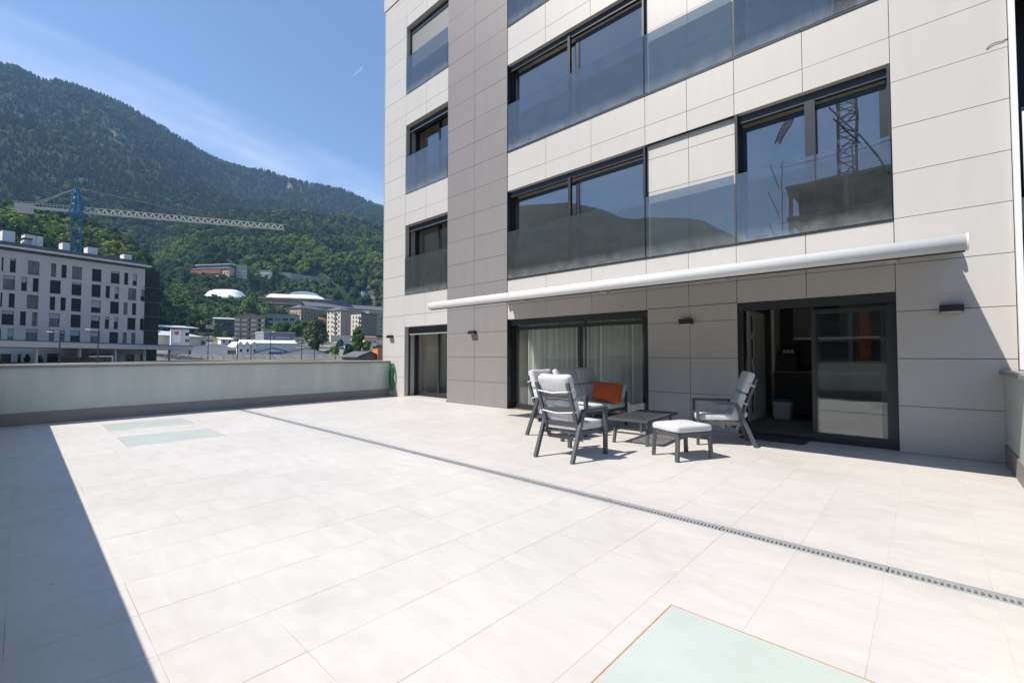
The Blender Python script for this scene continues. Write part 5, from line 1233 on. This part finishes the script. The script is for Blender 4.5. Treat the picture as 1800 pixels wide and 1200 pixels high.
# bare rock: cliffs in the gully, pale scar high on the right, the scree by the chalets, town ground
def ang_px(px): return math.degrees(math.atan((px-900)/FPX))
def elev(py, px): return (HZ-py)/FPX*math.cos(math.atan((px-900)/FPX))
ROCKS = [(190, 232, 7, 15, .5), (203, 246, 5, 13, .55), (236, 238, 8, 16, .45), (262, 250, 8, 10, .4), (222, 250, 5, 10, .4), (504, 325, 5, 7, 1.0), (525, 330, 4, 7, .6), (642, 508, 9, 10, .9), (655, 520, 5, 6, .9)]
def rock_at(ang, x, y, h):
    r = np.hypot(x, y); px = 900+FPX*np.tan(np.radians(np.clip(ang, -80, 80))); py = HZ-(h-CAMH)/np.maximum(r, 1)*FPX/np.cos(np.radians(np.clip(ang, -80, 80)))
    o = np.zeros_like(x)
    for cx2, cy2, rx, ry, s in ROCKS: o = np.maximum(o, s*np.clip(1.6-1.3*np.sqrt(((px-cx2)/rx)**2+((py-cy2)/ry)**2), 0, 1))
    return o*(np.abs(ang) < 70)
rk = rock_at(AA, TXg, TYg, THg)
rk = np.maximum(rk, 0.75*np.clip((330-RR)/80, 0, 1)).reshape(-1)
at = me.attributes.new('rock', 'FLOAT', 'POINT'); at.data.foreach_set('value', np.append(rk, 1.0).astype(np.float32))
hill = bpy.data.objects.new('hillside', me); COL.objects.link(hill); hill['kind'] = 'structure'
# street between the terrace and the town
rd = MB().box(-70, -18, -80, 60, -4.9, -4.82).build('road', M_asph, kind='structure')

# ---- foliage
def leaf_cloud(lobes, n, size, rnd, flat=0.0):
    b = MB()
    tot = sum(l[3]**2 for l in lobes)
    for (lx, ly, lz, lr, sq) in lobes:
        for _ in range(max(6, int(n*lr*lr/tot))):
            while True:
                d = Vector((rnd.gauss(0, 1), rnd.gauss(0, 1), rnd.gauss(0, 1)))
                if d.length > .1: break
            d.normalize(); rad = lr*(0.62+0.42*rnd.random()**0.7)
            c = Vector((lx, ly, lz)) + Vector((d.x*rad, d.y*rad, d.z*rad*sq))
            nrm = (d + Vector((rnd.gauss(0, .33), rnd.gauss(0, .33), rnd.gauss(0, .33)+.2))).normalized()
            t1 = nrm.cross(Vector((rnd.gauss(0, 1), rnd.gauss(0, 1), rnd.gauss(0, 1)))).normalized(); t2 = nrm.cross(t1)
            s = size*rnd.uniform(.6, 1.3)
            b.quad(c-t1*s-t2*s*.5, c+t1*s*.2-t2*s, c+t1*s+t2*s*.4, c-t1*s*.3+t2*s)
    return b
def broadleaf(seed, n=260, size=.085):     # unit tree: height 1
    rnd = random.Random(seed); lobes = [(0, 0, .58, .30, 1.05)]
    for k in range(7):
        a = rnd.uniform(0, 6.28); q = rnd.uniform(.12, .27); lobes.append((q*math.cos(a), q*math.sin(a), rnd.uniform(.34, .82), rnd.uniform(.13, .22), rnd.uniform(.8, 1.1)))
    return leaf_cloud(lobes, n, size, rnd)
def conifer(seed, n=200):
    rnd = random.Random(seed); b = MB(); lv = 9
    for k in range(lv):
        z = .1+.86*k/lv; rr = .20*(1-k/lv)**.8+.015; m = max(5, int(13*(1-k/lv)+4))
        for q in range(m):
            a = 6.283*q/m+rnd.uniform(-.25, .25); r2 = rr*rnd.uniform(.7, 1.25); zz = z+rnd.uniform(-.03, .03)
            t = Vector((math.cos(a), math.sin(a), 0)); s = Vector((-math.sin(a), math.cos(a), 0))*rr*rnd.uniform(.3, .5)
            p = Vector((0, 0, zz+.10)); e = t*r2+Vector((0, 0, zz-.05)); mm = t*r2*.55+Vector((0, 0, zz+.045))
            b.quad(p, mm-s, e, mm+s)
    return b
F_dec = [foliage('broadleaf_mid', (0.066, 0.115, 0.036), (0.165, 0.235, 0.07)), foliage('broadleaf_bright', (0.12, 0.18, 0.04), (0.22, 0.28, 0.075)), foliage('broadleaf_dark', (0.036, 0.074, 0.03), (0.085, 0.14, 0.05))]
F_con = foliage('conifer_green', (0.036, 0.07, 0.04), (0.10, 0.15, 0.07))
M_bark = mat('bark', (0.09, 0.07, 0.05), 0.9, var=0.2, scale=6)
protos = []
def proto(b, m):
    mesh = bpy.data.meshes.new('tree_shape'); mesh.from_pydata(b.v, [], b.f); mesh.materials.append(m); o = bpy.data.objects.new('tree_shape', mesh); protos.append(o); return o
P_dec = [[proto(broadleaf(10+k), F_dec[j]) for k in range(2)] for j in range(3)]; P_con = [proto(conifer(40+k), F_con) for k in range(3)]

def scatter(name, label, pts, scales, rots, objs):
    """one forest object: a mesh of points, each carrying an instance of one tree shape (per shape one points mesh is avoided by the index attribute)"""
    me = bpy.data.meshes.new(name); me.from_pydata(pts.tolist(), [], []); ob = bpy.data.objects.new(name, me); COL.objects.link(ob); ob['kind'] = 'stuff'; ob['label'] = label; ob['category'] = 'forest'
    for nm, arr in (('sc', scales), ('rz', rots)):
        a = me.attributes.new(nm, 'FLOAT', 'POINT'); a.data.foreach_set('value', arr.astype(np.float32))
    ng = bpy.data.node_groups.new(name+'_nodes', 'GeometryNodeTree'); N, Lk = ng.nodes, ng.links
    ng.interface.new_socket('Geometry', in_out='INPUT', socket_type='NodeSocketGeometry'); ng.interface.new_socket('Geometry', in_out='OUTPUT', socket_type='NodeSocketGeometry')
    gi, go = N.new('NodeGroupInput'), N.new('NodeGroupOutput'); mtp = N.new('GeometryNodeMeshToPoints'); Lk.new(gi.outputs[0], mtp.inputs['Mesh'])
    iop = N.new('GeometryNodeInstanceOnPoints'); Lk.new(mtp.outputs[0], iop.inputs['Points'])
    oi = N.new('GeometryNodeObjectInfo'); oi.inputs['Object'].default_value = objs; oi.inputs['As Instance'].default_value = True; Lk.new(oi.outputs['Geometry'], iop.inputs['Instance'])
    s = N.new('GeometryNodeInputNamedAttribute'); s.data_type = 'FLOAT'; s.inputs['Name'].default_value = 'sc'
    z = N.new('GeometryNodeInputNamedAttribute'); z.data_type = 'FLOAT'; z.inputs['Name'].default_value = 'rz'
    cbn = N.new('ShaderNodeCombineXYZ'); Lk.new(z.outputs[0], cbn.inputs[2]); Lk.new(cbn.outputs[0], iop.inputs['Rotation'])
    Lk.new(s.outputs[0], iop.inputs['Scale']); Lk.new(iop.outputs[0], go.inputs[0])
    md = ob.modifiers.new('trees', 'NODES'); md.node_group = ng
    return ob
def sample(a0, a1, r0, r1, area):
    n = int(abs(R(a1)-R(a0))*(r1*r1-r0*r0)/2/area)
    ang = rng.uniform(a0, a1, n); r = np.sqrt(rng.uniform(r0*r0, r1*r1, n)); return ang, r
parts = [sample(-54, -9, 235, 420, 26), sample(-54, -9, 420, 760, 34), sample(-54, -9, 760, 1250, 52), sample(-54, -9, 1250, 2010, 75)]
n_main = sum(len(p[0]) for p in parts); parts.append(sample(-42, -13, 330, 680, 13))      # undergrowth, kept only on the cleared banks
fa = np.concatenate([p[0] for p in parts]); fr_ = np.concatenate([p[1] for p in parts])
fx, fy, fz = np.zeros_like(fa), np.zeros_like(fa), np.zeros_like(fa)
# bilinear lookup in the terrain grid keeps trees on the mesh surface
def on_terrain(ang, r):
    ia = np.clip(np.searchsorted(angs, ang)-1, 0, na-2); ta = (ang-angs[ia])/(angs[ia+1]-angs[ia])
    ir = np.clip(np.searchsorted(rs, r)-1, 0, nr-2); tr = (r-rs[ir])/(rs[ir+1]-rs[ir])
    def bl(Gd): return (Gd[ia, ir]*(1-ta)+Gd[ia+1, ir]*ta)*(1-tr)+(Gd[ia, ir+1]*(1-ta)+Gd[ia+1, ir+1]*ta)*tr
    return bl(TXg), bl(TYg), bl(THg)
fx, fy, fz = on_terrain(fa, fr_)
keep = np.ones(len(fa), bool)
low = np.zeros(len(fa), bool)
for (sx, sy, sz, sr) in SITES:
    d = np.hypot(fx-sx, fy-sy); keep &= d > sr*0.66+1.5
    # on the viewer's side of each site only low growth
    t_ = np.hypot(sx, sy); ux, uy = sx/t_, sy/t_; al = fx*ux+fy*uy; pe = np.abs(fx*uy-fy*ux)
    low |= (fr_ < 530) & (900+FPX*np.tan(np.radians(fa)) > 560)
    low |= ((pe < sr*0.95) & (al > t_-sr-22) & (al < t_+2)) | (d < sr*0.9)
keep &= (np.arange(len(fa)) < n_main) | low
rkk = rock_at(fa, fx, fy, fz); keep &= rng.random(len(fa)) > rkk*1.25
pxx = 900+FPX*np.tan(np.radians(fa))
keep &= ~((fr_ < 520) & (pxx > 455) & (fr_ < np.interp(pxx, [455, 470, 560, 680], [380, 430, 430, 430])))      # the town itself
keep &= ~((fr_ < 345) & (pxx > 262)); keep &= ~((fr_ < 400) & (pxx > 405))
fa, fr_, fx, fy, fz, low, pxx = [v[keep] for v in (fa, fr_, fx, fy, fz, low, pxx)]
mix1 = fbm(fx, fy, 1/160., 3, 5.5); mix2 = fbm(fx, fy, 1/55., 2, 1.5)
rel = fz/np.maximum(fr_, 1)
con_p = np.clip((fr_-560)/500, 0.05, 0.85) + mix1*0.45
kind = np.where(rng.random(len(fa)) < con_p, 3, np.where(mix2+mix1*0.6 > .14, 1, np.where(mix2 < -.12, 2, 0)))
sc_ = np.where(kind == 3, rng.uniform(9, 15, len(fa)), rng.uniform(8, 14, len(fa))) * np.where(fr_ > 1250, 1.05, 1.0) * np.where(low, 0.46, 1.0)
rot = rng.uniform(0, 6.28, len(fa)); pick = rng.integers(0, 6, len(fa))
FL_LAB = [['mid green broadleaf wood covering the lower slopes', 'rounder mid green broadleaf wood on the lower slopes'], ['bright green broadleaf wood on the slopes', 'yellowish green broadleaf patches on the slopes'], ['dark green broadleaf wood in the hollows', 'deep green broadleaf wood along the gullies']]
for j in range(3):
    for k in range(2):
        s = (kind == j) & (pick % 2 == k)
        if s.any(): scatter('forest', FL_LAB[j][k], np.stack([fx[s], fy[s], fz[s]-1.0], 1), sc_[s], rot[s], P_dec[j][k])
for k in range(3):
    s = (kind == 3) & (pick % 3 == k)
    if s.any(): scatter('forest', ['dark conifer forest covering the upper mountain', 'slender conifer forest on the mountain ridge', 'bluish conifer forest on the middle slopes'][k], np.stack([fx[s], fy[s], fz[s]-1.0], 1), sc_[s], rot[s], P_con[k])
# the wooded mountain behind the viewer (mirrored in the windows)
ab, rb = sample(118, 180, 700, 2000, 230); ab2, rb2 = sample(-180, -128, 700, 2000, 230)
ab = np.concatenate([ab, ab2]); rb = np.concatenate([rb, rb2]); bx, by, bz = on_terrain(np.clip(ab, angs[0], angs[-1]), rb)
scatter('forest', 'wooded mountain behind the viewer, seen only as a reflection', np.stack([bx, by, bz-1], 1), rng.uniform(13, 22, len(ab)), rng.uniform(0, 6.28, len(ab)), P_con[0])

# ---- single trees standing in the town
def tree(px, z, yb, yt, wpx, label, m, n=2600, seed=1, shape='round', size=.034):
    b = G(px, z); zb = ZP(yb, z); H = (yb-yt)*z/FPX; Wd = wpx*z/FPX/2; rnd = random.Random(seed)
    t = thing('tree', label, 'tree', (b.x, b.y, zb), group='single trees in the town')
    tr = MB(); tr.cyl((0, 0, -1), (0, 0, H*.35), H*.035, H*.024, 8)
    lobes = []
    for k in range(11 if shape == 'round' else 16):
        a = rnd.uniform(0, 6.28); q = rnd.uniform(.15, .68)*Wd; zz = rnd.uniform(.30, .86)*H
        q *= 1.15-zz/H*.55; lr = rnd.uniform(.22, .36)*Wd
        lobes.append((q*math.cos(a), q*math.sin(a), zz, lr, rnd.uniform(.85, 1.2) if shape == 'round' else rnd.uniform(1.2, 1.8)))
        tr.cyl((0, 0, H*rnd.uniform(.2, .4)), (q*.9*math.cos(a), q*.9*math.sin(a), zz), H*.014, H*.005, 5)
    lobes.append((0, 0, H*.62, Wd*.5, 1.3)); lobes.append((0, 0, H*.85, Wd*.32, 1.2))
    tr.build('trunk', M_bark, t, world=False)
    leaf_cloud(lobes, n, size*H, rnd).build('crown', m, t, world=False)
F_wil = foliage('willow_green', (0.06, 0.095, 0.04), (0.12, 0.17, 0.075))
tree(559, 185, 622, 560, 52, 'big grey-green willow-like tree before the apartment blocks', F_wil, 4200, 3, 'tall', .026)
tree(628, 165, 640, 571, 34, 'tall dense green tree right of the low cream wall', F_dec[0], 3600, 8, 'round', .028)
tree(612, 150, 648, 603, 30, 'dark rounded tree beside the stone house', F_dec[2], 2200, 11, 'round', .035)
tree(520, 262, 600, 562, 34, 'leafy tree in front of the brown block', F_dec[0], 2200, 14, 'round', .04)
tree(487, 268, 598, 565, 30, 'green tree right of the brown hotel roof', F_dec[0], 1800, 17, 'round', .04)
tree(503, 275, 594, 566, 26, 'bushy tree between the brown hotel and the brown block', F_dec[2], 1800, 19, 'round', .042)
tree(379, 248, 596, 568, 22, 'small green tree on the showroom forecourt', F_dec[0], 1500, 23, 'round', .045)
tree(436, 340, 580, 524, 56, 'large dense tree rising behind the brown hotel', F_dec[0], 3400, 29, 'round', .032)
tree(588, 170, 634, 608, 20, 'small bright tree at the foot of the willow-like tree', F_dec[1], 1200, 31, 'round', .05)
tree(48, 74, 652, 620, 12, 'shrub-like tree under the canopy left of the entrance', F_dec[2], 700, 37, 'round', .06)
tree(70, 74, 652, 622, 9, 'small shrub-like tree under the canopy near the orange flowers', F_dec[2], 600, 41, 'round', .06)

tree(397, 262, 600, 581, 18, 'young tree between the showroom and the brown hotel', F_dec[1], 1000, 43, 'round', .055)
tree(470, 250, 602, 585, 16, 'small tree at the right corner of the brown hotel', F_dec[0], 900, 47, 'round', .06)
tree(598, 215, 618, 596, 20, 'dark green tree left of the white flat kiosk', F_dec[2], 1200, 53, 'round', .05)
tree(645, 190, 626, 598, 24, 'bright green tree between the stone house and the white red-roofed house', F_dec[1], 1400, 59, 'round', .05)
tree(330, 250, 592, 572, 20, 'dark tree behind the white emblem building', F_dec[2], 1200, 61, 'round', .05)

# ---- contrail and haze
p0, p1 = W(621, 134, 9000), W(638, 119, 9000); ct = MB(); ct.cyl(p0, p1, 5, 16, 10)
M_ct = bpy.data.materials.new('ice_trail'); M_ct.use_nodes = True; _n, _l = M_ct.node_tree.nodes, M_ct.node_tree.links; _n.clear()
_d = _n.new('ShaderNodeBsdfDiffuse'); _d.inputs[0].default_value = (.9, .9, .9, 1); _t = _n.new('ShaderNodeBsdfTransparent'); _m = _n.new('ShaderNodeMixShader'); _m.inputs[0].default_value = .55
_l.new(_t.outputs[0], _m.inputs[1]); _l.new(_d.outputs[0], _m.inputs[2]); _o = _n.new('ShaderNodeOutputMaterial'); _l.new(_m.outputs[0], _o.inputs[0])
c_ = ct.build('contrail', M_ct, kind='structure')
HAZE = True
if HAZE:
    hz = MB().box(-3600, 3600, -3600, 3600, -60, float(THg.max())+30); hm = bpy.data.materials.new('haze'); hm.use_nodes = True; _n, _l = hm.node_tree.nodes, hm.node_tree.links; _n.clear()
    pv = _n.new('ShaderNodeVolumePrincipled'); pv.inputs['Color'].default_value = (.36, .60, 1, 1); pv.inputs['Density'].default_value = 0.00014; pv.inputs['Anisotropy'].default_value = 0.0
    _o = _n.new('ShaderNodeOutputMaterial'); _l.new(pv.outputs[0], _o.inputs['Volume'])
    h_ = hz.build('haze', hm, kind='stuff')
